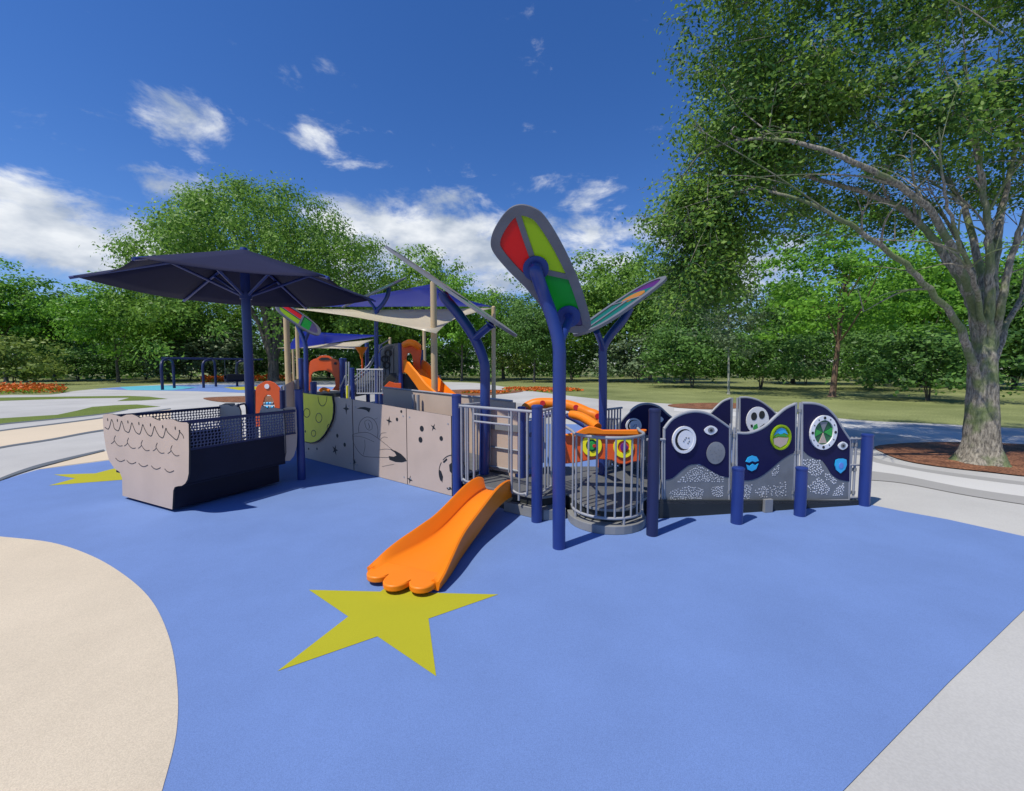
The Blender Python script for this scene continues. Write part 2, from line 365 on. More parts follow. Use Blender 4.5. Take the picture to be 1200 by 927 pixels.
#BOAT
# ------------------------------------------------------------------ boat
zb = .05
sR, sL, hR = gp(202, 597, zb), gp(143, 581, zb), gp(328, 565, zb)
w_ = Vector((sL.x-sR.x, sL.y-sR.y, 0)); W = w_.length; w_.normalize()
u_ = Vector((-w_.y, w_.x, 0));
if u_.y < 0: u_ = -u_
Lb = (Vector((hR.x, hR.y, 0))-Vector((sR.x, sR.y, 0))).dot(u_)
def bp(u, w, z): return Vector((sR.x, sR.y, 0))+u_*u+w_*w+Vector((0, 0, z))
boat = thing('play_boat', bp(Lb/2, W/2, 0), 'taupe and navy play boat with wave-carved stern and perforated rails, under the umbrella', 'play boat')
vp = VPlane(sL, sR)
R1 = [(221, 497), (221.3, 530), (221, 555), (219.5, 562), (217, 566.5), (213, 569.3), (208, 569.8), (204.5, 571), (203, 575), (201.8, 597)]
Lf = [(143.5, 581), (143, 560), (140, 553), (134, 549), (128, 540), (124, 525), (121.5, 507.5), (120.3, 487)]
topw = [(124, 485.2), (130, 485), (136, 486.6), (142, 488.6), (148, 486), (155, 485.7), (160, 487.6), (164, 490), (170, 488), (177, 488.4), (183, 491.5), (187, 493), (194, 491.2), (203, 491.6), (208, 494), (213, 495), (219, 495)]
outl = [vp.uz(*p) for p in topw+R1+Lf]
b = MB(); b.slab([vp.w(u, z, 0) for u, z in outl], -vp.n*.02, M['taupe'], M['black'])
def z6(X, Y): return (110+X/6.62, 460+Y/6.62)
def carve(b, pl, pts, wdt, m, off=.003, n=4, closed=False):
    q = [pl.w(*pl.uz(*p)) for p in pts]
    q = smooth_path(q, n) if n > 1 else q
    b.ribbon(q, wdt, pl.n, off, m, closed)
bot = [(108, 284), (185, 297), (265, 310), (350, 323), (440, 338), (530, 352), (640, 367)]
path = [(86, 268)]
for i, (x, y) in enumerate(bot):
    path += [(x-10, y-6), (x+6, y-2), (x+18, y-30), (x+28, y-72)]
    if i < 6:
        nx, ny = bot[i+1]; path += [(x+34, y-70), (x+42, y-46), (nx-26, ny-20)]
path += [(662, 300), (690, 330), (698, 356)]
carve(b, vp, [z6(*p) for p in path], .009, M['black'])
for x, y in [(108, 210), (183, 216), (265, 228), (350, 240), (440, 251), (535, 265), (632, 276)]:
    u, z = vp.uz(*z6(x, y)); b.disc(vp.w(u, z), vp.n, .020, .003, M['black'], 12, .55)
for x, y in [(160, 372), (262, 390), (370, 408), (485, 428), (600, 448)]:
    carve(b, vp, [z6(x+8, y-38), (z6(x-2, y-14)), z6(x, y), z6(x+18, y+28), z6(x+38, y+42), z6(x+62, y+40)], .008, M['line'])
    carve(b, vp, [z6(x, y), z6(x-10, y+14), z6(x-26, y+24)], .007, M['line'])
for x, y in [(205, 530), (292, 548), (384, 570), (482, 590), (586, 614)]:
    carve(b, vp, [z6(x-36, y-22), z6(x-16, y-2), z6(x+8, y+4), z6(x+36, y-8)], .009, M['line'])
b.build('transom', boat, bevel=.004)
zt = vp.uz(205, 570)[1]; zf = vp.uz(221, 531)[1]; ztop = vp.uz(221, 495.5)[1]
wo = -vp.uz(221, 540)[0]+vp.len
for side in (0, 1):
    s_ = -1 if side == 0 else 1; base = 0 if side == 0 else W
    b = MB(); b.box(bp(Lb/2+.011, base-s_*.0, (zb+zt)/2), Lb-.02, .02, zt-zb, M['hull'], ux=u_)
    b.box(bp(Lb/2+.011, base+s_*.085, zt+.01), Lb-.02, .19, .02, M['hull'], ux=u_)
    b.box(bp(Lb/2+.011, base+s_*.165, (zt+zf)/2+.011), Lb-.02, .02, zf-zt-.02, M['hull'], ux=u_)
    b.build('hull_side', boat, bevel=.004)
    # perforated rail sheet with real holes
    b = MB(); wpos = base+s_*.165; n_x, n_y = 38, 8; z0, z1 = zf+.006, ztop-.035
    LF = Lb+.19; dx = (LF-.03)/n_x; dz = (z1-z0)/n_y; r = min(dx, dz)*.43
    for j in range(n_y):
        for i in range(n_x):
            cx0 = .02+dx*(i+.5); cz0 = z0+dz*(j+.5); sh = dx*.25*(1 if j % 2 else -1)
            ou = [(-1, -1), (0, -1), (1, -1), (1, 0), (1, 1), (0, 1), (-1, 1), (-1, 0)]
            vs = []
            for (a, c) in ou: vs.append(bp(cx0+a*dx/2, wpos, cz0+c*dz/2))
            for k in range(8):
                an = math.radians(-135+45*k); vs.append(bp(cx0+sh*.35+r*math.cos(an), wpos, cz0+r*math.sin(an)))
            b.add(vs, [(k, (k+1) % 8, 8+(k+1) % 8, 8+k) for k in range(8)], M['rail_mesh'])
    o = b.build('perforated_rail', boat)
    sd = o.modifiers.new('solid', 'SOLIDIFY'); sd.thickness = .005; sd.offset = 0
    b = MB(); b.box(bp(LF/2+.011, wpos, ztop-.018), LF-.02, .035, .034, M['navy_dark'], ux=u_)
    b.box(bp(LF/2+.011, wpos+.0, zf-.004), LF-.02, .03, .018, M['navy_dark'], ux=u_)
    b.build('top_rail', boat, bevel=.004)
    # bench along the side
    b = MB(); b.box(bp(Lb/2, base-s_*.14, zt+.12), Lb-.1, .24, .03, M['navy_dark'], ux=u_); b.box(bp(Lb/2, base-s_*.24, zt+.05), Lb-.14, .02, .11, M['hull'], ux=u_)
    b.build('bench', boat, bevel=.004)
b = MB(); b.box(bp(Lb/2, W/2, zb+.06), Lb-.05, W-.05, .03, M['grey_dark'], ux=u_); b.build('floor', boat)
# bow panels with the entry between them (mirror halves of the stern outline)
def bow(w0, w1, s_):
    prof = [(w1, ztop-.06), (w1, .95*ztop), (w0+s_*.32, ztop+.06), (w0+s_*.18, ztop+.01), (w0+s_*.06, ztop+.035), (w0-s_*.17, ztop+.02), (w0-s_*.185, ztop-.2), (w0-s_*.18, zt+.16), (w0-s_*.14, zt+.05), (w0-s_*.07, zt+.005), (w0-s_*.02, zt-.02), (w0, zt-.05), (w0, zb), (w1, zb)]
    b = MB(); b.slab([bp(Lb, w, z) for w, z in prof], u_*.02, M['taupe'], M['line']); return b.build('bow_panel', boat, bevel=.003)
bow(0, .38, 1); bow(W, W-.38, -1)
ck = [(Lb+.002, zt+.03), (Lb+.002, ztop+.02), (Lb+.08, ztop+.045), (Lb+.22, ztop+.035), (Lb+.235, ztop-.02), (Lb+.235, zt+.40), (Lb+.22, zt+.22), (Lb+.17, zt+.08), (Lb+.10, zt+.02)]
for s_, base in ((-1, 0), (1, W)):
    b = MB(); b.slab([bp(u, base+s_*.142, z) for u, z in ck], w_*(-s_*.018), M['taupe'], M['line']); b.build('bow_cheek', boat, bevel=.003)
b = MB(); hx = W-.34; b.tube(smooth_path([bp(Lb+.05, hx, .62), bp(Lb+.12, hx, .70), bp(Lb+.12, hx, ztop), bp(Lb+.05, hx, ztop+.05), bp(Lb-.02, hx, ztop+.02)], 5), .014, M['navy_dark'], 8)
b.build('grab_handle', boat, smooth=60)
# ------------------------------------------------------------------ hexagonal umbrella
UY = 7.0
ux0, uy0 = -.6218*UY, UY; UR = .2915*UY; uz0 = 1.75+.18058*UY; uzp = 1.75+.27262*UY; uth = math.radians(210.4)
umb = thing('shade_umbrella', (ux0, uy0, 0), 'big navy hexagonal umbrella on a single pole beside the play boat', 'umbrella')
b = MB(); b.tube([(ux0, uy0, 0), (ux0, uy0, uzp-.06)], .07, M['navy'], 20); b.build('pole', umb, smooth=40)
b = MB(); b.tube([(ux0, uy0, .0), (ux0, uy0, .02), (ux0, uy0, .021)], [.17, .17, .1], M['navy'], 20); b.build('base_plate', umb, smooth=40)
cor = [Vector((ux0+UR*math.cos(uth+math.pi/3*k), uy0+UR*math.sin(uth+math.pi/3*k), uz0)) for k in range(6)]
apex = Vector((ux0, uy0, uzp))
b = MB(); NS = 8
for k in range(6):      # each gore sags a little between its ribs
    A, B_ = cor[k], cor[(k+1) % 6]; vs = []; idx = {}
    for i in range(NS+1):
        for j in range(NS+1-i):
            a = i/NS; c = j/NS; p = apex*(1-a-c)+A*a+B_*c
            p = p+Vector((0, 0, -.30*a*c*(1)))
            if i+j == NS: p = p+(apex-(A+B_)/2)*(.16*a*c) + Vector((0,0,.0))
            idx[(i, j)] = len(vs); vs.append(p)
    fs = []
    for i in range(NS):
        for j in range(NS-i):
            fs.append((idx[(i, j)], idx[(i+1, j)], idx[(i, j+1)]))
            if i+j < NS-1: fs.append((idx[(i+1, j)], idx[(i+1, j+1)], idx[(i, j+1)]))
    b.add(vs, fs, M['canopy'])
o = b.build('canopy', umb, smooth=25); sd = o.modifiers.new('s', 'SOLIDIFY'); sd.thickness = .006
for k in range(6):
    b = MB(); d = Vector((0, 0, -.035)); b.tube([apex+d+(cor[k]-apex)*.03, cor[k]+d*.6+(cor[k]-apex).normalized()*.03], .022, M['navy'], 8); b.build('rib', umb, smooth=40)
    b = MB(); m_ = apex+d+(cor[k]-apex)*.46; b.tube([(ux0+.07*math.cos(uth+math.pi/3*k), uy0+.07*math.sin(uth+math.pi/3*k), uz0-.10), m_], .022, M['navy'], 8); b.build('strut', umb, smooth=40)
b = MB(); b.tube([(ux0, uy0, uz0-.16), (ux0, uy0, uz0-.05)], .09, M['navy'], 20); b.build('hub', umb, smooth=40)
b = MB(); b.tube([(ux0, uy0, uzp-.1), (ux0, uy0, uzp+.02)], [.08, .05], M['navy'], 16); b.build('top_cap', umb, smooth=40)
#RAMP
# ------------------------------------------------------------------ taupe ramp with space-themed wall
wl = VPlane(gp(353, 536), gp(528, 582))
def z4(X, Y): return (300+X*.21667, 420+Y*.21667)
ramp = thing('access_ramp', (gp(353, 536)+gp(528, 582))/2, 'long ramp between taupe walls engraved with stars, a rocket rider and a yellow moon', 'ramp')
def tz(px): return (352.5+0, )
def ln(x, a, b_): return a[1]+(x-a[0])*(b_[1]-a[1])/(b_[0]-a[0])
def topy(x):
    P_ = [(345, 458.5), (352.5, 459.6), (412.7, 468), (476, 479), (530, 487.8)]
    for a, c in zip(P_, P_[1:]):
        if x <= c[0]: return ln(x, a, c)
    return P_[-1][1]
segs = [(353, 412.3), (413.1, 475.7), (476.4, 528.5)]
wall_parts = []
art = {0: MB(), 1: MB(), 2: MB()}
for i, (xa, xb) in enumerate(segs):
    b = art[i]; ua, za = wl.uz(xa, topy(xa)); ub, zb_ = wl.uz(xb, topy(xb))
    b.slab([wl.w(ua, .015), wl.w(ub, .015), wl.w(ub, zb_), wl.w(ua, za)], -wl.n*.022, M['taupe'], M['line'])
def star4(b, c, r, rot=0, n=4, inner=.3, m=None, pl=wl):
    u, z = pl.uz(*c); pts = []
    for k in range(2*n):
        rr = r if k % 2 == 0 else r*inner; a = rot+math.pi*k/n
        pts.append(pl.w(u+rr*math.sin(a), z+rr*math.cos(a)))
    b.slab(pts, pl.n*.003, m or M['black'])
def dot(b, c, r, m=None, pl=wl, sx=1.0, h=.003):
    u, z = pl.uz(*c); b.disc(pl.w(u, z), pl.n, r, h, m or M['black'], 18, sx)
A0, A1, A2 = art[0], art[1], art[2]
star4(A0, z4(488, 272), .10); star4(A0, z4(428, 495), .095, .3, 5, .35)
for p in [(440, 418), (480, 467)]: dot(A0, z4(*p), .035)
for p in [(285, 489), (330, 489)]: dot(A0, z4(*p), .022)
star4(A1, z4(720, 338), .075, .15); star4(A1, z4(533, 560), .06, .3, 5, .3)
for p, r in [((786, 287), .022), ((763, 330), .028)]: dot(A1, z4(*p), r)
b = A1; b.slab([wl.w(*wl.uz(*z4(*p))) for p in [(545, 272), (565, 264), (590, 263), (620, 270), (612, 293), (596, 280), (572, 274)]], wl.n*.003, M['black'])
star4(A2, z4(960, 373), .06, .5, 4, .28); star4(A2, z4(833, 655), .065, .2)
for p, r in [((897, 380), .042), ((890, 440), .042), ((1002, 433), .034)]: dot(A2, z4(*p), r)
# rocket rider line art
def C(pts, w=.007, m=None, bb=None): carve(bb or A1, wl, [z4(*p) for p in pts], w, m or M['line'])
C([(556, 400), (556, 370), (566, 340), (588, 320), (612, 318), (638, 332), (655, 362), (660, 400), (656, 430)])
C([(588, 345), (596, 375), (612, 388), (628, 380), (626, 350), (610, 334), (594, 336), (588, 345)], .005)
C([(608, 350), (614, 370), (610, 380)], .008)
C([(522, 412), (560, 402), (606, 402), (650, 425), (690, 455), (735, 492)], .006)
C([(522, 412), (526, 450), (545, 490), (572, 522), (600, 532), (660, 535), (722, 536)], .006)
C([(522, 420), (575, 425), (640, 452)], .004); C([(665, 495), (700, 490), (740, 493)], .005); C([(580, 522), (590, 480), (588, 440)], .004)
C([(668, 425), (680, 405), (705, 402)], .004); C([(672, 440), (690, 425), (712, 428)], .004); C([(640, 330), (658, 322)], .004)
C([(682, 585), (715, 578), (748, 572)], .004)
A1.slab([wl.w(*wl.uz(*z4(*p))) for p in [(726, 492), (755, 500), (785, 517), (808, 540), (816, 555), (790, 562), (755, 560), (722, 548), (718, 528), (745, 532), (760, 525), (750, 508)]], wl.n*.003, M['black'])
# globe
gc = z4(1062, 615)
for a0, a1 in ((150, 215), (225, 300), (320, 350)):
    C([(1062+72*math.cos(math.radians(a)), 615+92*math.sin(math.radians(a))) for a in range(a0, a1+1, 13)], .012, M['black'], A2)
for poly in ([(990, 600), (1002, 610), (1012, 640), (1008, 672), (998, 655), (990, 630)], [(1045, 575), (1062, 560), (1062, 625), (1048, 610)], [(1030, 700), (1052, 695), (1060, 708), (1040, 712)], [(1010, 560), (1030, 540), (1036, 548), (1018, 566)]):
    A2.slab([wl.w(*wl.uz(*z4(*p))) for p in poly], wl.n*.003, M['black'])
for i, (xa, xb) in enumerate(segs):
    for px in (xa+3.5, xb-3.5):
        for f_ in (.10, .90):
            u, z = wl.uz(px, topy(px)); art[i].disc(wl.w(u, z*f_), wl.n, .013, .005, M['grey_metal'], 10)
for i in range(3):
    o = art[i].build('wall_panel', ramp, bevel=.002)
    o['label'] = ['taupe wall panel behind the yellow moon', 'taupe wall panel engraved with a figure riding a rocket', 'taupe wall panel with part of a globe'][i]
def z7(X, Y): return (290+X/7.725, 440+Y/7.725)
b = MB(); mo = [(478, 152), (540, 162), (640, 175), (784, 188), (796, 260), (795, 330), (785, 395), (760, 455), (715, 530), (670, 580), (625, 603), (585, 609), (535, 598), (480, 560)]
b.slab([wl.w(*wl.uz(*z7(*p)), .006) for p in mo], wl.n*.03, M['yellow'], M['black'])
class Off:      # the moon's front face
    n = wl.n; d = wl.d
    def uz(s, px, py): return wl.uz(px, py)
    def w(s, u, z, off=0): return wl.w(u, z, .036+off)
mp_ = Off()
for cx_, cy_, rx, ry, a0, a1 in [(480, 268, 42, 55, -90, 90), (555, 338, 28, 40, 0, 360), (697, 195, 40, 80, -5, 185), (664, 382, 28, 42, 0, 360), (616, 522, 20, 28, 0, 360), (762, 470, 22, 32, 70, 250)]:
    pts = [z7(cx_+rx*math.cos(math.radians(a)), cy_+ry*math.sin(math.radians(a))) for a in np.linspace(a0, a1, 17)]
    carve(b, mp_, pts, .011, M['black'], n=1)
carve(b, mp_, [z7(*p) for p in mo[3:]], .016, M['black'], n=1)
dot(b, z7(541, 505), .022, M['black'], mp_)
b.build('moon_panel', ramp)
# inner wall on the far side of the ramp, floor between
WR = 1.25
far_n = -wl.n*WR
uA, uB = wl.uz(353, 536)[0], wl.len
def wf(u, z, k=1.0): return wl.w(u, z)+far_n*k
zLt, zRt = 1.27, 1.2
b = MB(); b.slab([wf(.9, .02), wf(wl.len+.15, .02), wf(wl.len+.15, zRt), wf(.9, zLt+.05)], -wl.n*.022, M['taupe'], M['line'])
b.build('far_wall_panel', ramp)
b = MB(); b.slab([wl.w(-.1, .50, -.03), wl.w(wl.len, .26, -.03), wf(wl.len, .26, .97), wf(-.1, .50, .97)], Vector((0, 0, -.06)), M['grey_dark']); b.build('ramp_floor', ramp)
for uu in (1.95, 2.08):
    p = wf(uu, 0, .93); b = MB(); b.tube([p, p+Vector((0, 0, 1.24))], .03, M['grey_metal'], 10); b.build('panel_post', ramp, smooth=40)
b = MB(); b.tube([wf(.9, zLt+.07), wf(wl.len+.1, zRt+.02)], .018, M['grey_metal'], 8); b.build('rail_cap', ramp, smooth=40)
p = at(349, 430, 6.45); post(ramp, p.x, p.y, 0, 1.41, .06)
p = wl.w(-.12, 0, -.35); post(ramp, p.x, p.y, 0, 1.45, .062)
# upper leg of the ramp climbing away behind the boat
g0, g1 = at(331, 453, 10.2), at(363, 438, 15.0)
up = VPlane(g0, g1)
for k in range(3):
    ua, ub = up.len*k/3, up.len*(k+1)/3-.02
    za, zc = [g0.z+(g1.z-g0.z)*t for t in (k/3, (k+1)/3)]
    b = MB(); b.slab([up.w(ua, .05), up.w(ub, .05), up.w(ub, zc), up.w(ua, za)], -up.n*.03, M['taupe'], M['line']); b.build('upper_wall_panel', ramp)
    p = up.w(ua, 0, .04); b = MB(); b.tube([p, p+Vector((0, 0, za+.02))], .035, M['grey_metal'], 10); b.build('panel_post', ramp, smooth=40)
#DECK
# ------------------------------------------------------------------ entry deck with railings, bay, dashboard
DZ = .25
deck = thing('play_deck', (.5, 5.3, 0), 'low grey deck with barred railings, round bay and orange dashboard between the two ramps', 'play deck')
Ap, Cp, Ep = gp(536, 586), gp(629, 612), gp(764, 628)
bc, br = Vector((1.07, 4.70, 0)), .39
def arc(a0, a1, r, z, n=14): return [Vector((bc.x+r*math.cos(math.radians(a0+(a1-a0)*k/n)), bc.y+r*math.sin(math.radians(a0+(a1-a0)*k/n)), z)) for k in range(n+1)]
dp = [(-.66, 5.46), (.30, 4.78), (.66, 4.95)]+[tuple(p)[:2] for p in arc(195, 345, .33, 0)]+[(1.62, 4.85), (1.62, 6.3), (.5, 6.3), (.13, 5.62), (-.36, 6.0)]
b = MB(); b.slab([(x, y, DZ) for x, y in dp], (0, 0, -.03), M['grey_dark'], M['fascia']); b.build('deck_floor', deck, bevel=.004)
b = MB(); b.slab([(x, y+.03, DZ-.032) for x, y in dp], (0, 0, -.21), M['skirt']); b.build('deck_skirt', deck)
b = MB(); b.slab(arc(180, 360, .43, .10)+[Vector((1.5, 4.8, .1)), Vector((.64, 4.8, .1))], (0, 0, -.09), M['fascia']); b.build('bay_step', deck, bevel=.006)
# step fascia near the corner post
b = MB(); b.slab([(-.1, 5.0, .13), (.36, 4.68, .13), (.62, 4.74, .13), (.62, 5.0, .13)], (0, 0, -.12), M['fascia']); b.build('corner_step', deck, bevel=.006)
post(deck, Ap.x, Ap.y, 0, 1.40, .062); post(deck, Cp.x, Cp.y, 0, 1.33, .062); post(deck, Ep.x, Ep.y, 0, 1.33, .058, M['navy_dark'])  # Ep post takes a darker navy: its shade is put into the colour
post(deck, .13, 5.66, DZ, 1.22, .055)
RZ = 1.25
def rail_run(a, c, z0, z1, n, loop=False, top=True, r=.016, name='railing', rb=.012):
    """barred guard between two plan points"""
    a = Vector((a[0], a[1], 0)); c = Vector((c[0], c[1], 0)); b = MB(); Z = lambda v, z: v+Vector((0, 0, z))
    b.tube([Z(a, z1), Z(c, z1)], r, M['grey_metal'], 8)
    b.tube([Z(a, z0), Z(c, z0)], rb*1.1, M['grey_metal'], 8)
    for k in range(n):
        p = a+(c-a)*((k+.5)/n); b.tube([Z(p, z0), Z(p, z1)], rb, M['grey_metal'], 8)
    return b.build(name, deck, smooth=50)
# slide hood rail: two loops and a bridge of bars above the slide mouth
dAC = (Vector((Cp.x, Cp.y, 0))-Vector((Ap.x, Ap.y, 0))); LAC = dAC.length; dn = dAC.normalized(); nAC = Vector((dn.y, -dn.x, 0))
if nAC.y > 0: nAC = -nAC
def ac(t, z, off=0.0): return Vector((Ap.x, Ap.y, 0))+dAC*t+Vector((0, 0, z))+nAC*off
b = MB()
b.tube([ac(.03, RZ), ac(.98, RZ)], .018, M['grey_metal'], 10)
for z in (RZ-.09, RZ-.18): b.tube([ac(.24, z), ac(.715, z)], .013, M['grey_metal'], 8)
for t0, t1 in ((.07, .24), (.715, .895)):
    b.tube(smooth_path([ac(t0, RZ), ac(t0, .36), ac(t0+.02, .30), ac((t0+t1)/2, .28), ac(t1-.02, .30), ac(t1, .36), ac(t1, RZ)], 4), .015, M['grey_metal'], 8)
    b.tube([ac((t0+t1)/2, .28), ac((t0+t1)/2, RZ)], .012, M['grey_metal'], 8)
b.tube([ac(.13, .29), ac(.13, RZ)], .012, M['grey_metal'], 8)
for t in (.03, .98): b.tube([ac(t, RZ-.03), ac(t, RZ+.03)], .028, M['grey_metal'], 10)
b.tube([ac(.80, .28), ac(.80, .2)], .014, M['grey_metal'], 8)
b.build('slide_railing', deck, smooth=50)
Bp = Vector((-.40, 5.85, 0)); Fp = at(707, 500, 5.85)
rail_run((Ap.x+.05, Ap.y+.08), (Bp.x-.05, Bp.y-.06), .32, RZ, 4)
rail_run((Cp.x+.04, Cp.y+.07), (.64, 5.42), .30, RZ, 7)
# taupe back panel with cross bars
bk = VPlane((-.33, 5.98), (.10, 5.66))
b = MB(); b.slab([bk.w(0, .29), bk.w(bk.len, .29), bk.w(bk.len, 1.16), bk.w(0, 1.16)], -bk.n*.02, M['taupe'], M['line']); b.build('back_panel', deck)
b = MB(); b.box(bk.w(bk.len/2, .92, .02), bk.len, .03, .09, M['perf'], ux=bk.d)
b.tube([bk.w(0, .62, .02), bk.w(bk.len, .62, .02)], .012, M['grey_metal'], 8); b.tube([bk.w(.0, .34, .02), bk.w(bk.len, .34, .02)], .016, M['grey_metal'], 8)
b.tube([bk.w(bk.len*.72, .3, .035), bk.w(bk.len*.72, 1.2, .035)], .012, M['grey_metal'], 8)
b.tube(smooth_path([bk.w(.05, 1.2, .035), bk.w(.05, .5, .035), bk.w(.03, .36, .035), bk.w(-.05, .33, .035)], 4), .013, M['grey_metal'], 8); b.build('back_bars', deck, smooth=50)
# blue picture panel behind the corner
pp = VPlane((.16, 5.70), (.50, 6.28))
b = MB(); b.slab([pp.w(.0, .32), pp.w(pp.len, .32), pp.w(pp.len, 1.0), pp.w(0, 1.0)], -pp.n*.02, M['pale_blue'])
for (u, z, r, m) in [(.1, .5, .05, 'dgreen'), (.2, .8, .035, 'navy'), (.33, .62, .05, 'navy'), (.46, .5, .06, 'dgreen'), (.5, .85, .04, 'green'), (.6, .68, .035, 'navy'), (.08, .9, .03, 'white')]:
    b.disc(pp.w(u, z), pp.n, r, .004, M[m], 12, 1.3)
b.build('picture_panel', deck)
# round bay railing
b = MB()
top = [Vector((.64, 5.3, 1.02)), Vector((.69, 4.78, 1.02))]+arc(190, 350, br, 1.02, 18)+[Vector((1.46, 4.78, 1.02)), Vector((1.5, 5.0, 1.02))]
low = [Vector((.69, 4.78, .17))]+arc(190, 350, br, .17, 18)+[Vector((1.46, 4.78, .17))]
b.tube(top, .017, M['grey_metal'], 8); b.tube(low, .016, M['grey_metal'], 8)
for k in range(13):
    a = math.radians(186+168*k/12); x, y = bc.x+br*math.cos(a), bc.y+br*math.sin(a); b.tube([(x, y, .17), (x, y, 1.02)], .0115, M['grey_metal'], 8)
for a in (200, 285, 340):
    x, y = bc.x+br*math.cos(math.radians(a)), bc.y+br*math.sin(math.radians(a)); b.tube([(x, y, .09), (x, y, .17)], .016, M['grey_metal'], 8)
b.build('bay_railing', deck, smooth=50)
# dashboard
db = VPlane((.62, 5.16), (1.62, 5.02))
def z5(X, Y): return (500+X/4.214, 440+Y/4.214)
dpts = [(672, 292), (735, 282), (770, 262), (800, 250), (832, 254), (870, 268), (960, 268), (1085, 266), (1088, 280), (1056, 300), (1054, 424), (1010, 430), (985, 440), (950, 438), (915, 420), (850, 414), (800, 420), (740, 432), (672, 438)]
b = MB(); b.slab([db.w(*db.uz(*z5(*p))) for p in dpts], -db.n*.03, M['orange_red']); 
dash = b.build('dashboard', deck, bevel=.012)
b = MB(); b.slab([db.w(*db.uz(*z5(*p)), .001) for p in [(672, 292), (735, 282), (770, 262), (800, 250), (832, 254), (870, 268), (960, 268), (1085, 266), (1060, 290), (870, 288), (800, 285), (730, 300)]], db.n*.05, M['orange'])
b.build('dash_hood', dash, bevel=.006)
for (x, y, r, mm, nm) in [(815, 345, .155, 'green', 'gauge'), (972, 352, .155, 'purple', 'gauge')]:
    u, z = db.uz(*z5(x, y)); b = MB(); b.ring(db.w(u, z), db.n, .075, .135, .02, M['yellow'], 28, .9); b.disc(db.w(u, z), db.n, .076, .008, M['dgreen'] if mm == 'green' else M['orange_red'], 24, .9)
    b.disc(db.w(u, z, .008), db.n, .052, .03, M[mm], 20, .8); b.disc(db.w(u+.03, z, .03), db.n, .022, .012, M['red'] if mm == 'green' else M['purple'], 14); b.build(nm, dash, bevel=.004)
# orange tubular arch and steering hoop behind the dashboard
b = MB(); ar = smooth_path([(.16, 6.45, .3), (.18, 6.42, 1.0), (.3, 6.4, 1.17), (.55, 6.38, 1.2), (.85, 6.3, 1.17), (1.1, 6.2, 1.08), (1.28, 6.1, .95), (1.32, 6.08, .3)], 6)
b.tube(ar, .085, M['orange'], 12); b.build('orange_arch', deck, smooth=60)
b = MB(); b.tube(smooth_path([(.30, 6.36, .85), (.5, 6.33, 1.02), (.8, 6.28, 1.02), (1.05, 6.18, .9), (1.2, 6.08, .8)], 6), .04, M['navy'], 10)
for t in (8, 16, 26, 34):
    b.disc(ar[t]+Vector((0, -.083, .01)), (0, -1, .1), .04, .012, M['red'], 14)
b.build('arch_trim', deck, smooth=60)
b = MB(); b.tube(smooth_path([(.72, 5.75, .3), (.72, 5.75, 1.02), (.77, 5.75, 1.12), (.86, 5.74, 1.13), (.95, 5.72, 1.05), (1.0, 5.72, .95)], 5), .015, M['grey_metal'], 8); b.build('grab_hoop', deck, smooth=60)
b = MB(); b.tube(smooth_path([(.78, 5.62, 1.12), (.9, 5.5, 1.10), (1.0, 5.35, 1.05), (1.06, 5.2, 1.0)], 4), [.05, .055, .06, .06, .06, .06, .06, .06, .06, .06, .06, .06, .06], M['orange'], 10); b.build('steering_arm', deck, smooth=60)
rail_run((1.35, 5.95), (1.62, 6.2), .32, 1.15, 5)
b = MB(); pl = VPlane((1.42, 6.05), (2.0, 6.15)); b.slab([pl.w(0, .35), pl.w(pl.len, .35), pl.w(pl.len, .75), pl.w(0, .75)], -pl.n*.02, M['perf'])
for k in range(40):
    b.disc(pl.w(random.uniform(.03, pl.len-.03), random.uniform(.38, .72)), pl.n, .012, .003, M['white'], 6)
b.build('speckled_panel', deck)
# ------------------------------------------------------------------ slide
sl = thing('slide', (-.35, 4.2, 0), 'small orange slide with a lobed flipper-shaped foot running down from the deck', 'slide')
# centreline stations: left wall px top / right wall px bottom surveyed as (x, y, z) with half width
st = []
topc = ac(.535, 0)      # mouth centre on the deck edge
foot = gp(466, 691)
dirv = Vector((foot.x-topc.x, foot.y-topc.y, 0)); SL = dirv.length; dirv.normalize(); side = Vector((dirv.y, -dirv.x, 0))
if side.x < 0: side = -side
prof = [(0, .248, .150, .15), (.06, .26, .148, .175), (.14, .258, .146, .185), (.24, .238, .146, .185), (.34, .20, .148, .18), (.46, .148, .152, .175), (.56, .112, .16, .17), (.64, .095, .178, .165), (.72, .088, .205, .145), (.79, .086, .235, .12), (.86, .085, .262, .085), (.92, .084, .28, .045), (.97, .082, .29, .02)]
b = MB(); rows = []
def cross(t, z, hw, wh):
    c = Vector((topc.x, topc.y, 0))+dirv*(SL*t); q = []
    for (o, dz) in [(-hw-.045, -.055), (-hw-.06, wh-.012), (-hw-.045, wh), (-hw-.026, wh-.012), (-hw+.0, .03), (-hw+.03, .006), (0, 0), (hw-.03, .006), (hw-.0, .03), (hw+.026, wh-.012), (hw+.045, wh), (hw+.06, wh-.012), (hw+.045, -.055), (0, -.045)]:
        q.append(c+side*o+Vector((0, 0, z+dz)))
    return q
tt = np.linspace(0, .97, 36); pr = np.array(prof)
def interp(c, t):
    # smooth interpolation of the profile
    p = smooth_path([(x[0], x[c], 0) for x in prof], 8); xs = [q.x for q in p]; ys = [q.y for q in p]
    return float(np.interp(t, xs, ys))
for t in tt: rows.append(cross(t, interp(1, t), interp(2, t), interp(3, t)))
nr = len(rows[0]); vs = [v for r_ in rows for v in r_]; fs = []
for i in range(len(rows)-1):
    for k in range(nr):
        fs.append((i*nr+k, i*nr+(k+1) % nr, (i+1)*nr+(k+1) % nr, (i+1)*nr+k))
fs.append(tuple(range(nr))); fs.append(tuple((len(rows)-1)*nr+k for k in range(nr-1, -1, -1)))
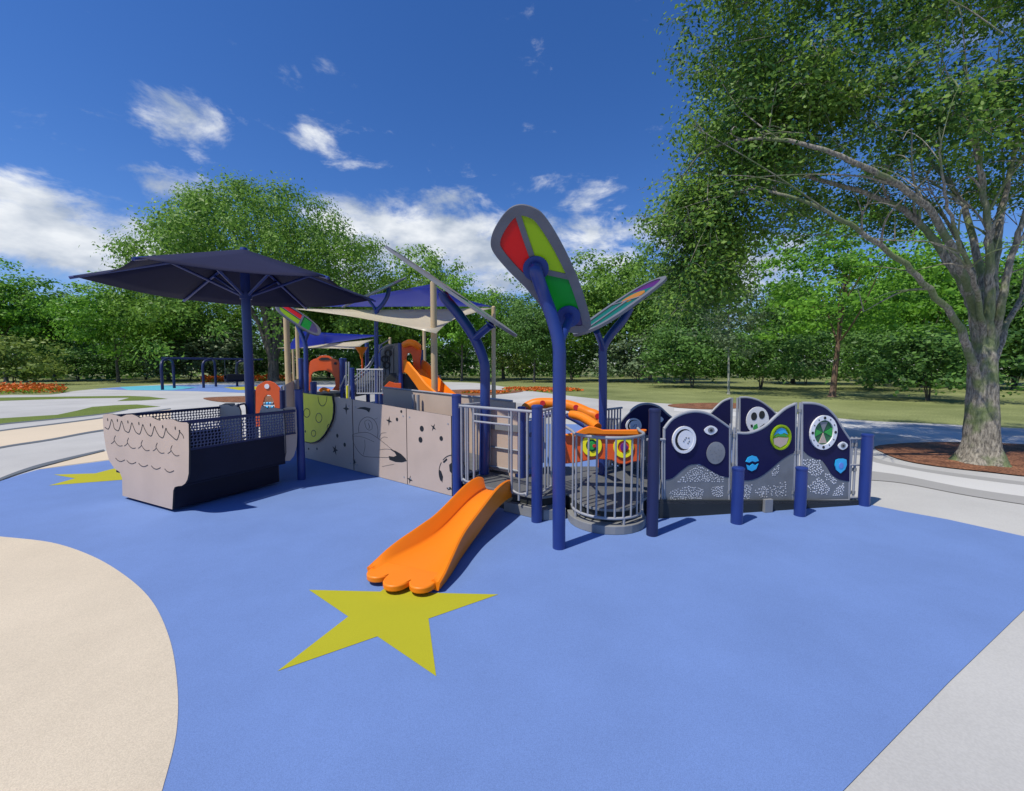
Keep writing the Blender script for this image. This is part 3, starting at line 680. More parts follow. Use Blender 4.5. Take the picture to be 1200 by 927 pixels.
b.add(vs, fs, M['orange']); o = b.build('chute', sl, smooth=50)
# lobed foot plate
b = MB(); cend = Vector((topc.x, topc.y, 0))+dirv*(SL*.93); hw = .31
lob = [(-hw-.005, -.06)]
for c0, e in ((-.208, .12), (.0, .18), (.208, .13)):
    for a in np.linspace(165, 15, 9): lob.append((c0+.101*math.cos(math.radians(a)), e-.03+.105*math.sin(math.radians(a))))
lob.append((hw+.005, -.06))
zf_ = .092
b.slab([cend+side*x+dirv*y+Vector((0, 0, zf_)) for x, y in lob], (0, 0, -.05), M['orange'])
b.build('foot_lobes', sl, bevel=.022, smooth=60)
#LEAVES
# ------------------------------------------------------------------ leaf shades
def leaf_thing(name, base, path, branch, label, r=.062, attach=None, z0=0):
    t = thing(name, (base[0], base[1], z0), label, 'leaf shade', 'leaf-shaped shades on curved posts')
    pth = smooth_path([(base[0], base[1], z0)]+path, 6)
    b = MB(); b.tube(pth, r, M['navy'], 16); b.build('post', t, smooth=40)
    b = MB(); b.tube(smooth_path(branch, 5), r*.72, M['navy'], 14); b.build('branch', t, smooth=40)
    return t
def flange(t, c, n, r=.12):
    b = MB(); n = Vector(n).normalized(); b.tube([Vector(c)-n*.0, Vector(c)+n*.015, Vector(c)+n*.016], [r, r, r*.6], M['navy'], 20); b.build('flange', t, smooth=40)
# nearest leaf, seen from below
Dp = gp(655, 643)
P0 = at(640, 325, 4.02); N2 = Vector((.06, 1, .72)).normalized()   # plane of the leaf (normal to its top side)
def q7(X, Y): return (440+X/3.311, 220+Y/3.311)
def L7(X, Y, off=0.0): return onplane(*q7(X, Y), P0, N2)+N2*off
f1, f2 = L7(622, 312, -.02), L7(748, 498, -.02)
lf2 = leaf_thing('leaf_shade', (Dp.x, Dp.y), [at(655, 540, Dp.y), at(655.5, 440, Dp.y), at(655, 405, Dp.y), at(648, 375, Dp.y+.02), at(636, 342, Dp.y+.02), f1-N2*.05, f1], [at(655, 408, Dp.y+.01), at(659, 393, Dp.y+.03), f2-N2*.08, f2], 'largest leaf shade, red, lime and green glazed, tilted above the round bay')
outline = smooth_closed([L7(*p) for p in [(451, 200), (468, 150), (512, 88), (553, 68), (600, 78), (640, 108), (700, 200), (760, 320), (800, 425), (831, 535), (822, 560), (788, 566), (738, 553), (700, 520), (640, 440), (588, 378), (520, 310), (462, 240)]], 4)
cen = sum(outline, Vector())/len(outline)
inn = [cen+(p-cen)*.93 for p in outline]
b = MB(); b.ribbon(inn, .085, N2, .035, M['leaf_frame'], True)
for rb in ([(545, 85), (580, 190), (618, 300)], [(612, 300), (660, 328), (770, 352)], [(618, 320), (585, 370)], [(660, 470), (700, 500), (820, 478)]):
    b.ribbon([L7(*p, .002) for p in rb], .05, N2, .03, M['leaf_frame'])
b.build('leaf_frame', lf2)
for m_, poly in (('f_red', [(532, 98), (470, 180), (472, 222), (560, 345), (585, 372), (618, 310), (580, 190), (545, 92)]), ('f_lime', [(548, 88), (585, 88), (630, 112), (692, 205), (756, 345), (668, 326), (618, 300), (580, 190)]), ('f_green', [(618, 312), (668, 330), (770, 352), (812, 476), (700, 497), (655, 465), (588, 372)]), ('f_mauve', [(660, 470), (700, 500), (815, 480), (824, 548), (788, 560), (738, 548), (700, 516)])):
    b = MB(); b.slab([L7(*p, .012) for p in poly], N2*.006, M[m_]); b.build('glazing', lf2)
flange(lf2, f1, N2); flange(lf2, f2, N2)
LEAF = [(-1, 0), (-.97, .42), (-.82, .70), (-.55, .88), (-.1, 1.0), (.35, .98), (.7, .86), (.92, .6), (1.0, .25), (1.0, -.1), (.92, -.48), (.7, -.78), (.35, -.93), (-.1, -1.0), (-.55, -.96), (-.85, -.75), (-.97, -.4)]
def placed_leaf(t, e0, e1, width, phi, cells, rot_col=None):
    """leaf glazed in cells, long axis e0 to e1, turned by phi about that axis"""
    e0, e1 = Vector(e0), Vector(e1); A = (e1-e0); hl = A.length/2; A.normalize(); c = (e0+e1)/2
    v = (c-EYE).normalized(); b1 = (v-A*v.dot(A)).normalized(); b2 = A.cross(b1)
    B = b1*math.cos(phi)+b2*math.sin(phi); N = A.cross(B)
    if N.z < 0: N = -N
    P = lambda s, w, off=0.0: c+A*(s*hl)+B*(w*width/2)+N*off
    out = smooth_closed([P(s*.965, w*.92) for s, w in LEAF], 3)
    b = MB(); b.ribbon(out, .085, N, .035, M['leaf_frame'], True)
    b.ribbon([P(-.95, 0, .002), P(.1, 0, .002)], .05, N, .03, M['leaf_frame']); b.ribbon([P(.1, -.95, .002), P(.1, .95, .002)], .05, N, .03, M['leaf_frame'])
    b.build('leaf_frame', t)
    polys = [[(-.92, 0), (.1, 0), (.1, .92), (-.1, .92), (-.55, .82), (-.85, .55)], [(-.92, 0), (-.85, -.6), (-.55, -.85), (-.1, -.92), (.1, -.92), (.1, 0)], [(.1, -.92), (.55, -.82), (.55, .88), (.1, .92)], [(.55, -.82), (.9, -.45), (.95, 0), (.9, .5), (.55, .88)]]
    for cl, pg in zip(cells, polys):
        b = MB(); b.slab([P(s, w, .012) for s, w in pg], N*.006, M[cl]); b.build('glazing', t)
    return P, N
# edge-on leaf above the slide
e0, e1 = at(459.5, 295, 6.3), at(600, 393, 5.2)
fa, fb = at(519, 343, 5.86), at(575, 381, 5.45)
lf1 = leaf_thing('leaf_shade', (Bp.x, Bp.y), [at(568, 500, 5.85), at(568.5, 440, 5.85), at(566, 420, 5.85), at(556, 396, 5.85), at(537, 368, 5.86), at(522, 350, 5.86), fa], [at(556, 398, 5.85), at(563, 391, 5.7), fb], 'long leaf shade seen edge-on, tilting down to the right above the slide mouth', r=.07)
P, N = placed_leaf(lf1, e0, e1, .8, .05, ('f_red', 'f_lime', 'f_green', 'f_mauve')); flange(lf1, fa, N, .1); flange(lf1, fb, N, .08)
# oblique leaf with purple tip
e0, e1 = at(681, 393, 5.2), at(773, 328, 6.3)
fa, fb = at(738, 361, 5.86), at(699, 388, 5.5)
lf3 = leaf_thing('leaf_shade', (Fp.x, Fp.y), [at(706.5, 480, 5.85), at(706.5, 430, 5.85), at(707, 408, 5.85), at(716, 392, 5.85), at(730, 375, 5.85), fa], [at(707, 412, 5.84), at(704, 401, 5.75), fb], 'slim leaf shade with teal glazing, orange oval and purple tip, tilting up to the right', r=.058)
P, N = placed_leaf(lf3, e0, e1, .62, .27, ('f_teal', 'f_teal', 'f_teal', 'f_purple'))
b = MB(); b.slab([P(.25+.21*math.cos(a), .5*math.sin(a), -.004) for a in np.linspace(0, 2*math.pi, 20)[:-1]], N*.03, M['f_orange']); b.build('oval_glazing', lf3)
# far leaves by the tower
e0, e1 = at(404, 359, 12.6), at(474, 327.5, 11.6)
b0 = at(441, 440, 12); z0_ = .4
lf4 = leaf_thing('leaf_shade', (b0.x, b0.y), [at(441, 420, 12), at(441, 372, 12), at(442, 364, 12), at(449, 356, 12), at(454, 347, 12), at(456, 337, 12)], [at(441, 366, 12), at(437, 358, 12), at(433, 353, 12), at(431, 347.5, 12)], 'distant leaf shade seen edge-on, on a forked navy post in front of the stairs', r=.058)
placed_leaf(lf4, e0, e1, .8, .06, ('f_teal', 'f_green', 'f_teal', 'f_purple'))
e0, e1 = at(324, 357, 11.0), at(374, 391, 11.6)
b0 = at(358.5, 440, 11.6)
lf5 = leaf_thing('leaf_shade', (b0.x, b0.y), [at(358.5, 420, 11.6), at(358, 405, 11.6), at(355, 395, 11.6), at(347, 378, 11.6), at(342, 364, 11.5)], [at(357, 402, 11.6), at(360, 394, 11.6), at(363, 386, 11.6)], 'red and green leaf shade half hidden under the right edge of the navy umbrella', r=.058)
placed_leaf(lf5, e0, e1, .8, .42, ('f_red', 'f_lime', 'f_green', 'f_mauve'))
#SENSORY
# ------------------------------------------------------------------ sensory ramp on the right
sr = thing('sensory_ramp', (3.0, 5.3, 0), 'low ramp lined with wavy navy sensory panels over speckled grey, right of the round bay', 'sensory ramp')
fl = VPlane((1.70, 4.80), (4.40, 5.28))
def z6b(X, Y): return (700+X/3.5294, 440+Y/3.5294)
class ZP:
    def __init__(s, pl, off): s.pl, s.o, s.n, s.d = pl, off, pl.n, pl.d
    def uz(s, px, py): return s.pl.uz(px, py)
    def w(s, u, z, off=0): return s.pl.w(u, z, s.o+off)
def W3(pl, p, off=0): return pl.w(*pl.uz(*z6b(*p)), off)
def speckle(b, pl, poly, n, r=.0075, m='speck'):
    n = int(n*1.5)
    uz = [pl.uz(*z6b(*p)) for p in poly]; us = [p[0] for p in uz]; zs = [p[1] for p in uz]
    def inside(x, y):
        c = False
        for i in range(len(uz)):
            (x1, y1), (x2, y2) = uz[i-1], uz[i]
            if (y1 > y) != (y2 > y) and x < (x2-x1)*(y-y1)/(y2-y1)+x1: c = not c
        return c
    k = 0; tries = 0; done = []
    while k < n and tries < n*40:
        tries += 1; x, y = random.uniform(min(us), max(us)), random.uniform(min(zs), max(zs))
        if inside(x, y) and all((x-a)**2+(y-c)**2 > (2.3*r)**2 for a, c in done):
            done.append((x, y)); a0 = random.random()*6; rr = r*random.uniform(.7, 1.15)
            b.slab([pl.w(x+rr*math.cos(a0+a), y+rr*math.sin(a0+a)) for a in (0, 1.3, 2.5, 3.8, 5.1)], pl.n*.002, M[m]); k += 1
def wave_panel(parent, pl, top, left, right, bottom, low, specks, name='sensory_panel', label=None, low_col='perf', sm='speck', sr_=.0085):
    """grey lower sheet, navy upper sheet with wavy lower edge, rounded frame along the top"""
    b = MB(); tp = smooth_path([W3(pl, p) for p in top], 4)
    lw = smooth_path([W3(pl, p, .004) for p in low], 4)
    b.slab([W3(pl, p) for p in bottom]+[W3(pl, right)]+[W3(pl, p) for p in low[::-1]]+[W3(pl, left)], -pl.n*.018, M[low_col])
    zp = ZP(pl, .001)
    for poly, n in specks: speckle(b, zp, poly, n, sr_, sm)
    o = b.build(name, parent); 
    if label: o['label'] = label
    b = MB(); up_ = smooth_path([W3(pl, p, .004) for p in top], 4)
    b.slab(lw+up_[::-1], -pl.n*.022, M['panel_navy']); b.build('wave_board', o)
    b = MB(); b.tube([p-pl.n*.01 for p in tp], .019, M['grey_metal'], 8); b.tube([W3(pl, top[0])-pl.n*.01, W3(pl, bottom[0])-pl.n*.01], .017, M['grey_metal'], 8)
    b.tube([W3(pl, top[-1])-pl.n*.01, W3(pl, bottom[1])-pl.n*.01], .017, M['grey_metal'], 8); b.tube([W3(pl, bottom[0])-pl.n*.01, W3(pl, bottom[1])-pl.n*.01], .015, M['grey_metal'], 8)
    b.build('panel_frame', o, smooth=60)
    return o
P1 = wave_panel(sr, fl, [(278, 222), (310, 182), (360, 157), (412, 150), (465, 162), (510, 190), (546, 216)], (278, 432), (546, 422), [(278, 530), (546, 525)], [(278, 432), (310, 424), (345, 395), (378, 371), (408, 366), (440, 374), (475, 397), (510, 415), (546, 422)], [([(350, 420), (410, 370), (470, 398), (530, 420), (520, 440), (330, 440)], 70), ([(300, 480), (380, 455), (440, 470), (430, 510), (300, 515)], 60), ([(470, 465), (520, 455), (520, 500), (480, 500)], 25)], label='navy wavy sensory panel with a white crescent disc')
P2 = wave_panel(sr, fl, [(577, 238), (620, 240), (660, 229), (700, 207), (740, 170), (780, 137), (820, 118)], (577, 428), (818, 316), [(577, 525), (818, 520)], [(577, 428), (612, 434), (645, 430), (680, 414), (715, 388), (750, 357), (785, 333), (818, 316)], [([(600, 455), (640, 450), (630, 510), (600, 510)], 22), ([(720, 400), (750, 370), (750, 400), (725, 420)], 14), ([(650, 465), (780, 440), (780, 500), (660, 510)], 40)], label='navy wavy sensory panel with a round green and blue window')
P3 = wave_panel(sr, fl, [(848, 115), (900, 117), (945, 133), (985, 172), (1015, 222), (1046, 268)], (848, 306), (1043, 438), [(848, 520), (1042, 515)], [(848, 306), (870, 328), (905, 346), (930, 352), (950, 380), (968, 408), (1000, 430), (1043, 438)], [([(850, 345), (920, 350), (935, 400), (900, 420), (850, 385)], 75), ([(870, 460), (920, 420), (960, 470), (950, 492), (880, 485)], 70), ([(940, 405), (960, 410), (990, 435), (985, 452), (945, 430)], 22), ([(985, 470), (1020, 445), (1015, 495), (975, 495)], 34)], label='navy wavy sensory panel with a round white-rimmed gear window', sm='white', sr_=.0105)
zl = ZP(fl, .006)
def emblem(pl, parent, name, p, rx, ry, parts):
    """round inset on a panel; parts = list of drawing calls"""
    u, z = pl.uz(*z6b(*p)); u2, z2 = pl.uz(*z6b(p[0], p[1]-ry)); u3, _ = pl.uz(*z6b(p[0]+rx, p[1])); R = abs(z2-z); sx = abs(u3-u)/R
    b = MB(); parts(b, lambda du, dz, off=0.0: pl.w(u+du*R, z+dz*R, .006+off), R, sx, pl.n); return b.build(name, parent, bevel=0)
def e_moon(b, w, R, sx, n):
    b.ring(w(0, 0), n, R*.8, R, .02, M['white'], 28, sx); b.disc(w(0, 0), n, R*.82, .004, M['black'], 24, sx); b.disc(w(.16, 0, .004), n, R*.70, .012, M['white'], 24, sx)
    for dx, dz in ((-.05, -.1), (.15, .15), (.35, .12), (.4, -.12), (.05, .02), (.3, -.25)): b.disc(w(dx, dz, .016), n, R*.06, .003, M['lgrey'], 10)
def e_eye(b, w, R, sx, n):
    b.slab([w(sx*math.cos(a), .85*math.sin(a)*(1-.25*abs(math.cos(a)))) for a in np.linspace(0, 2*math.pi, 24)[:-1]], n*.008, M['white'])
    b.disc(w(0, .05, .008), n, R*.5, .004, M['lgrey'], 16, sx); b.disc(w(0, .0, .012), n, R*.22, .003, M['black'], 12, sx)
def e_disc(b, w, R, sx, n):
    b.disc(w(0, 0), n, R, .006, M['lgrey'], 28, sx)
    for k in range(12):
        a = k*2.4; r = .22*math.sqrt(k); b.disc(w(r*math.cos(a)*sx, r*math.sin(a), .006), n, R*.05, .002, M['perf'], 8)
def e_cyan(b, w, R, sx, n):
    b.slab([w(x*sx, y) for x, y in [(-.9, .25), (-.6, .75), (0, .95), (.6, .8), (.95, .3), (.4, .15), (0, .3), (-.4, .12)]], n*.008, M['cyan'])
    b.slab([w(x*sx, y) for x, y in [(-.8, -.1), (-.3, -.3), (.1, -.05), (.5, -.25), (.9, -.05), (.6, -.7), (0, -.95), (-.6, -.7)]], n*.008, M['cyan'])
def e_shield(b, w, R, sx, n): 
    b.slab([w(x*sx, y) for x, y in [(-.9, .8), (-.4, .95), (.4, .95), (.9, .8), (1, .1), (.75, -.5), (0, -1), (-.75, -.5), (-1, .1)]], n*.01, M['cyan']); b.disc(w(0, .05, .01), n, R*.4, .004, M['pale_blue'], 16, sx)
def e_window(b, w, R, sx, n):
    b.ring(w(0, 0), n, R*.86, R, .02, M['f_lime'], 28, sx); b.disc(w(0, 0), n, R*.87, .004, M['f_lime'], 28, sx)
    b.slab([w(x*sx, y, .004) for x, y in [(-.75, -.1), (-.2, .0), (.4, -.05), (.8, -.05), (.6, -.55), (0, -.82), (-.6, -.55)]], n*.004, M['taupe'])
    b.slab([w(x*sx, y, .004) for x, y in [(-.7, .15), (-.4, .6), (0, .75), (.4, .65), (.72, .2), (.3, .35), (0, .2), (-.3, .35)]], n*.004, M['cyan'])
    b.slab([w(x*sx, y, .0045) for x, y in [(-.75, -.06), (-.3, .1), (.3, .05), (.78, .0), (.3, .28), (-.3, .22)]], n*.004, M['green'])
def e_gear(b, w, R, sx, n):
    b.ring(w(0, 0), n, R*.72, R, .022, M['white'], 32, sx); b.disc(w(0, 0), n, R*.74, .004, M['dgreen'], 28, sx)
    b.slab([w(x*sx, y, .004) for x, y in [(-.3, .62), (.3, .62), (.0, .02)]], n*.006, M['lgrey']); b.slab([w(x*sx, y, .004) for x, y in [(-.3, -.62), (.3, -.62), (.0, -.02)]], n*.006, M['taupe'])
    for s_ in (-1, 1): b.slab([w(x*sx*s_, y, .004) for x, y in [(.65, .25), (.65, -.25), (.08, 0)]], n*.006, M['green'])
    for k in range(12):
        a = 2*math.pi*k/12; b.disc(w(.85*sx*math.cos(a), .85*math.sin(a), .022), n, R*(.085 if k % 3 == 0 else .04), .003, M['black'], 10)
def e_mask(b, w, R, sx, n):
    b.disc(w(0, 0), n, R, .012, M['white'], 30, sx)
    b.disc(w(-.35*sx, .3, .012), n, R*.3, .004, M['black'], 18, .8); b.disc(w(.35*sx, .4, .012), n, R*.3, .004, M['black'], 18, .8)
    b.slab([w(x*sx, y, .012) for x, y in [(-.3, -.35), (-.05, -.25), (.05, -.6), (-.2, -.8), (-.4, -.6)]], n*.004, M['green']); b.slab([w(x*sx, y, .012) for x, y in [(.2, -.5), (.6, -.25), (.62, -.32), (.25, -.58)]], n*.004, M['black'])
    b.slab([w(x*sx, y, .012) for x, y in [(-.62, -.3), (-.45, -.3), (-.4, -.5), (-.6, -.5)]], n*.004, M['black'])
emblem(fl, P1, 'moon_disc', (355, 265), 48, 56, e_moon); emblem(fl, P1, 'eye_badge', (467, 226), 27, 23, e_eye); emblem(fl, P1, 'grey_disc', (488, 320), 38, 46, e_disc)
emblem(fl, P2, 'cyan_badge', (637, 363), 29, 34, e_cyan); emblem(fl, P2, 'round_window', (755, 255), 41, 52, e_window)
emblem(fl, P3, 'gear_window', (930, 235), 55, 71, e_gear); emblem(fl, P3, 'eye_badge', (1012, 290), 20, 20, e_eye); emblem(fl, P3, 'shield_badge', (1003, 373), 24, 31, e_shield)
# slim posts between panels, end rails
for (x, y0) in ((554, 200), (570, 215), (826, 112), (842, 112), (1058, 255), (1075, 255)):
    u, z = fl.uz(*z6b(x, y0)); ub_, zz = fl.uz(*z6b(x, 522)); p = fl.w(u, 0, -.012); b = MB(); b.tube([p+Vector((0, 0, max(zz-.05, .01))), p+Vector((0, 0, z))], .014, M['grey_metal'], 8)
    for zc in (z-.1, (z+zz)/2, zz+.12): b.tube([p+Vector((0, 0, zc-.02)), p+Vector((0, 0, zc+.02))], .021, M['fascia'], 8)
    b.build('panel_post', sr, smooth=50)
for y in (262, 370, 505):
    b = MB(); b.tube([W3(fl, (1044, y)), W3(fl, (1100, y))], .013, M['grey_metal'], 8); b.build('end_rail', sr, smooth=50)
b = MB()
for y in (265, 520): b.tube([W3(fl, (205, y)), W3(fl, (280, y))], .016, M['grey_metal'], 8)
for x in (255, 268): b.tube([W3(fl, (x, 265)), W3(fl, (x, 522))], .013, M['grey_metal'], 8)
b.build('end_rail', sr, smooth=50)
b = MB(); b.slab([W3(fl, p, -.02) for p in [(236, 300), (262, 300), (262, 520), (236, 520)]], -fl.n*.01, M['perf']); b.build('gap_panel', sr)
# bollards
for (px, py, ty, r) in ((863, 614, 547, .062), (937, 605, 547, .062), (1012, 593, 508, .062)):
    p = gp(px, py); top_ = onplane(px, ty, p, Vector((0, 1, 0))); post(sr, p.x, p.y, 0, top_.z, r)
# ramp floor and dark kick edge
e_a, e_b = fl.w(-.1, 0, .05), fl.w(fl.len+.05, 0, .05); bk_ = -fl.n*1.45
b = MB(); b.slab([e_a+Vector((0, 0, .22)), e_b+Vector((0, 0, .05)), e_b+bk_+Vector((0, 0, .05)), e_a+bk_+Vector((0, 0, .22))], (0, 0, -.03), M['grey_dark']); b.build('ramp_floor', sr)
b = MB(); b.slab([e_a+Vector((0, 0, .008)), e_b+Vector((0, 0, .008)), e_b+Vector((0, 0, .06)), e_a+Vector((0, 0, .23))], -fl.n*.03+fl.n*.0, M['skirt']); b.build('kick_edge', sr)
b = MB(); q = fl.uz(*z6b(685, 540)); b.box(fl.w(q[0], .09, .075), .11, .04, .16, M['fascia'], ux=fl.d); b.build('footing', sr, bevel=.004)
# far row of wave panels
bkl = VPlane((1.45, 6.30), (4.05, 6.72))
B1 = wave_panel(sr, bkl, [(92, 200), (120, 165), (165, 127), (210, 118), (255, 130), (290, 160), (322, 186)], (92, 380), (322, 400), [(92, 450), (322, 450)], [(92, 380), (150, 360), (200, 330), (260, 350), (322, 400)], [([(110, 400), (200, 350), (280, 380), (280, 430), (110, 440)], 50)], label='far-side navy wave panel behind the corner post')
emblem(bkl, B1, 'moon_disc', (148, 208), 32, 32, e_moon); emblem(bkl, B1, 'eye_badge', (247, 182), 25, 19, e_eye)
B2 = wave_panel(sr, bkl, [(462, 165), (490, 135), (520, 108), (552, 95)], (462, 380), (552, 340), [(462, 450), (552, 450)], [(462, 380), (510, 360), (552, 340)], [], label='far-side navy wave panel, narrow piece')
B3 = wave_panel(sr, bkl, [(590, 92), (625, 92), (670, 105), (705, 128), (735, 155), (770, 200)], (590, 360), (770, 380), [(590, 450), (770, 450)], [(590, 360), (680, 340), (770, 380)], [], label='far-side navy wave panel with a white mask-like disc')
emblem(bkl, B3, 'mask_disc', (660, 185), 46, 56, e_mask)
for (x, y0) in ((560, 92), (582, 92)):
    u, z = bkl.uz(*z6b(x, y0)); p = bkl.w(u, 0, -.012); b = MB(); b.tube([p, p+Vector((0, 0, z))], .016, M['grey_metal'], 8); b.build('panel_post', sr, smooth=50)
b = MB(); b.tube([bkl.w(*bkl.uz(*z6b(322, 190))), bkl.w(*bkl.uz(*z6b(462, 190)))], .017, M['grey_metal'], 8); b.build('far_rail', sr, smooth=50)
b = MB(); b.tube([bkl.w(*bkl.uz(*z6b(30, 178))), bkl.w(*bkl.uz(*z6b(92, 178)))], .015, M['grey_metal'], 8)
for x in (40, 52, 66, 80): b.tube([bkl.w(*bkl.uz(*z6b(x, 178))), bkl.w(*bkl.uz(*z6b(x, 440)))], .012, M['grey_metal'], 8)
b.build('far_rail', sr, smooth=50)
#SAILS
# ------------------------------------------------------------------ shade sails and their tan poles
def tan_pole(px, ytop, Y, r, label):
    p = at(px, 430, Y); t_ = at(px, ytop, Y); b = MB(); b.tube([(p.x, p.y, 0), (p.x, p.y, t_.z)], [r, r*.92], M['tan_post'], 16); b.tube([(p.x, p.y, t_.z), (p.x, p.y, t_.z+.03)], [r*.92, r*.5], M['tan_post'], 16)
    o = b.build('sail_pole', smooth=40, origin=(p.x, p.y, 0)); return tag(o, label, 'pole', 'tan poles carrying the shade sails')
tan_pole(509, 331, 10.8, .088, 'thickest tan pole, rising behind the ramp wall under the long edge-on leaf')
tan_pole(578.5, 360, 12.7, .066, 'tan pole at the right corner of the big cream sail, right of the edge-on leaf')
tan_pole(337.5, 360, 12.2, .085, 'tan pole just right of the umbrella pole, under its right edge')
tan_pole(349.5, 383, 17, .075, 'thinner tan pole close behind the red and green leaf')
tan_pole(344, 408, 26, .075, 'short far tan pole under the small blue sail')
tan_pole(497.5, 388, 19, .08, 'tan pole behind the orange tower slide')
tan_pole(457.5, 396, 24, .08, 'short tan pole peeping over the tower stairs')
def sail(name, cs, m, label, sag=.0, inset=.10, n=10):
    """triangular fabric with hollow edges"""
    A, B_, C_ = [Vector(c) for c in cs]; cen = (A+B_+C_)/3; vs = []; idx = {}
    for i in range(n+1):
        for j in range(n+1-i):
            a, c = i/n, j/n; d = 1-a-c; p = A*d+B_*a+C_*c
            pull = inset*4*(a*c*(1-d)**2+c*d*(1-a)**2+a*d*(1-c)**2)*(1-min(1, 9*a*c*d*3))
            p = p+(cen-p)*pull+Vector((0, 0, -sag*27*a*c*d)); idx[(i, j)] = len(vs); vs.append(p)
    fs = []
    for i in range(n):
        for j in range(n-i):
            fs.append((idx[(i, j)], idx[(i+1, j)], idx[(i, j+1)]))
            if i+j < n-1: fs.append((idx[(i+1, j)], idx[(i+1, j+1)], idx[(i, j+1)]))
    b = MB(); b.add(vs, fs, m); o = b.build(name, smooth=80, origin=tuple(cen)); sd = o.modifiers.new('s', 'SOLIDIFY'); sd.thickness = .008
    return tag(o, label, 'shade sail', 'shade sails')
sail('shade_sail', [at(506.5, 333, 10.9), at(350, 360, 19), at(578, 359.5, 12.9)], M['blue_sail'], 'blue triangular shade sail rising to the thickest tan pole', .1, .10)
sail('shade_sail', [at(511, 391, 10.3), at(345, 362, 12.0), at(578, 361, 12.6)], M['cream'], 'big cream triangular shade sail below the blue one', .12, .20)
sail('shade_sail', [at(331, 411, 17), at(349, 388, 17), at(448, 393, 24)], M['blue_sail'], 'small low blue shade sail left of the tower, behind the leaf post', .1, .06)
sail('shade_sail', [at(325, 408, 19), at(438, 398, 20.5), at(420, 409, 17)], M['cream'], 'thin cream shade sail edge below the small blue sail', .05, .12)
#TOWER
# ------------------------------------------------------------------ far play tower
tw = thing('play_tower', (-2.6, 12.5, 0), 'far play tower with stairs, dark walls and navy posts behind the ramp walls', 'play tower')
def pbox(parent, name, x0, y0, x1, y1, Y, th, m, bevel=.01):
    a, c = at(x0, y1, Y), at(x1, y0, Y); b = MB(); b.box(((a.x+c.x)/2, Y+th/2, (a.z+c.z)/2), abs(c.x-a.x), th, abs(c.z-a.z), m); return b.build(name, parent, bevel=bevel)
def pshape(parent, name, pts, Y, th, m, edge=None, bevel=.008):
    b = MB(); b.slab([at(x, y, Y) for x, y in pts], (0, th, 0), m, edge); return b.build(name, parent, bevel=bevel)
for (px, ty, Y) in ((469.5, 402, 11.8), (494, 410, 12.6), (430.5, 402, 13.2), (446, 404, 13.4), (412.5, 431, 11.6), (400.5, 420, 12.0), (404, 420, 12.8), (352.5, 420, 12.2), (356.5, 424, 13)):
    p = at(px, 430, Y); t_ = at(px, ty, Y); post(tw, p.x, p.y, 0, t_.z, .062)
# decks
a = at(470, 440, 11.8); 
b = MB(); b.box((-2.75, 12.5, 1.45), 1.1, 1.2, .1, M['grey_dark']); b.build('tower_deck', tw)
b = MB(); a0, a1 = at(362, 461, 12), at(412, 461, 12); b.box(((a0.x+a1.x)/2, 12.6, .95), a1.x-a0.x+.2, 1.3, .1, M['skirt']); b.build('arch_deck', tw)
# dark walls below and beside
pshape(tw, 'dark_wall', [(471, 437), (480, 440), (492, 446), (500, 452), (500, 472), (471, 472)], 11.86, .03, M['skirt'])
for (x0, x1) in ((447, 451), (452, 456), (457, 461), (462, 467)):
    b = MB()
    pts = [(x0, 413-(x0-447)*.35), (x1, 412-(x0-447)*.35), (x1, 440), (x0, 440)]
    b.slab([at(x, y, 12.4) for x, y in pts], (0, .04, 0), M['perf']); b.build('slat_wall', tw)
b = MB()
for (cx_, cy_) in ((451, 421), (455, 414), (453, 428)):
    c = at(cx_, cy_, 12.36); b.ring(c, (0, -1, 0), .07, .11, .03, M['black'], 16)
b.build('climb_rings', tw)
pshape(tw, 'stair_wall', [(408, 462), (413, 452), (430, 437), (446, 428), (446, 412), (452, 404), (468, 402), (468, 462)], 12.75, .05, M['fascia'])
pshape(tw, 'climber_panel', [(447, 440), (447, 416), (452, 407), (460, 405), (466, 408), (466, 440)], 12.5, .06, M['grey_dark'])
pshape(tw, 'stair_stringer', [(444, 462), (446, 452), (458, 437), (464, 437), (464, 444), (452, 462)], 11.9, .06, M['skirt'])
for k in range(5):
    x = 418+k*6; y = 458-k*5.5; a = at(x, y, 12.2); b = MB(); b.box((a.x, 12.6, a.z), .22, .8, .04, M['grey_dark']); b.build('step', tw)
# stair rails and barred guards
b = MB()
for dy in (0, 10): b.tube([at(404, 452+dy*.4, 11.9), at(432, 428+dy*.4, 11.9), at(446, 404+dy*.5, 12.2), at(456, 398+dy*.5, 12.4)], .02, M['grey_metal'], 8)
b.build('handrail', tw, smooth=50)
b = MB()
for x in np.linspace(419, 448, 11): b.tube([at(x, 433, 11.4), at(x, 462, 11.4)], .016, M['grey_metal'], 6)
for y in (433, 461): b.tube([at(418, y, 11.4), at(449, y, 11.4)], .02, M['grey_metal'], 6)
b.build('barred_guard', tw, smooth=50)
b = MB()
for x in (406, 409): b.tube([at(x, 424, 11.7), at(x, 470, 11.7)], .025, M['grey_metal'], 8)
b.tube([at(398, 455, 11.8), at(405, 440, 11.8)], .02, M['grey_metal'], 8); b.build('grab_bars', tw, smooth=50)
b = MB(); b.tube([at(407, 452, 11.5), at(407, 474, 11.5)], .028, M['yellow'], 8); b.build('yellow_bar', tw, smooth=50)
b = MB(); ch = [at(463.5, y, 12.2) for y in (400, 412, 425, 438)]; b.tube([at(x, 410, 12.5) for x in (462, 462.1)], .02, M['grey_metal'], 6)
for x in (461, 463, 465): b.tube([at(x, 405, 12.5), at(x, 440, 12.5)], .014, M['grey_metal'], 6)
b.build('climbing_bars', tw, smooth=50)
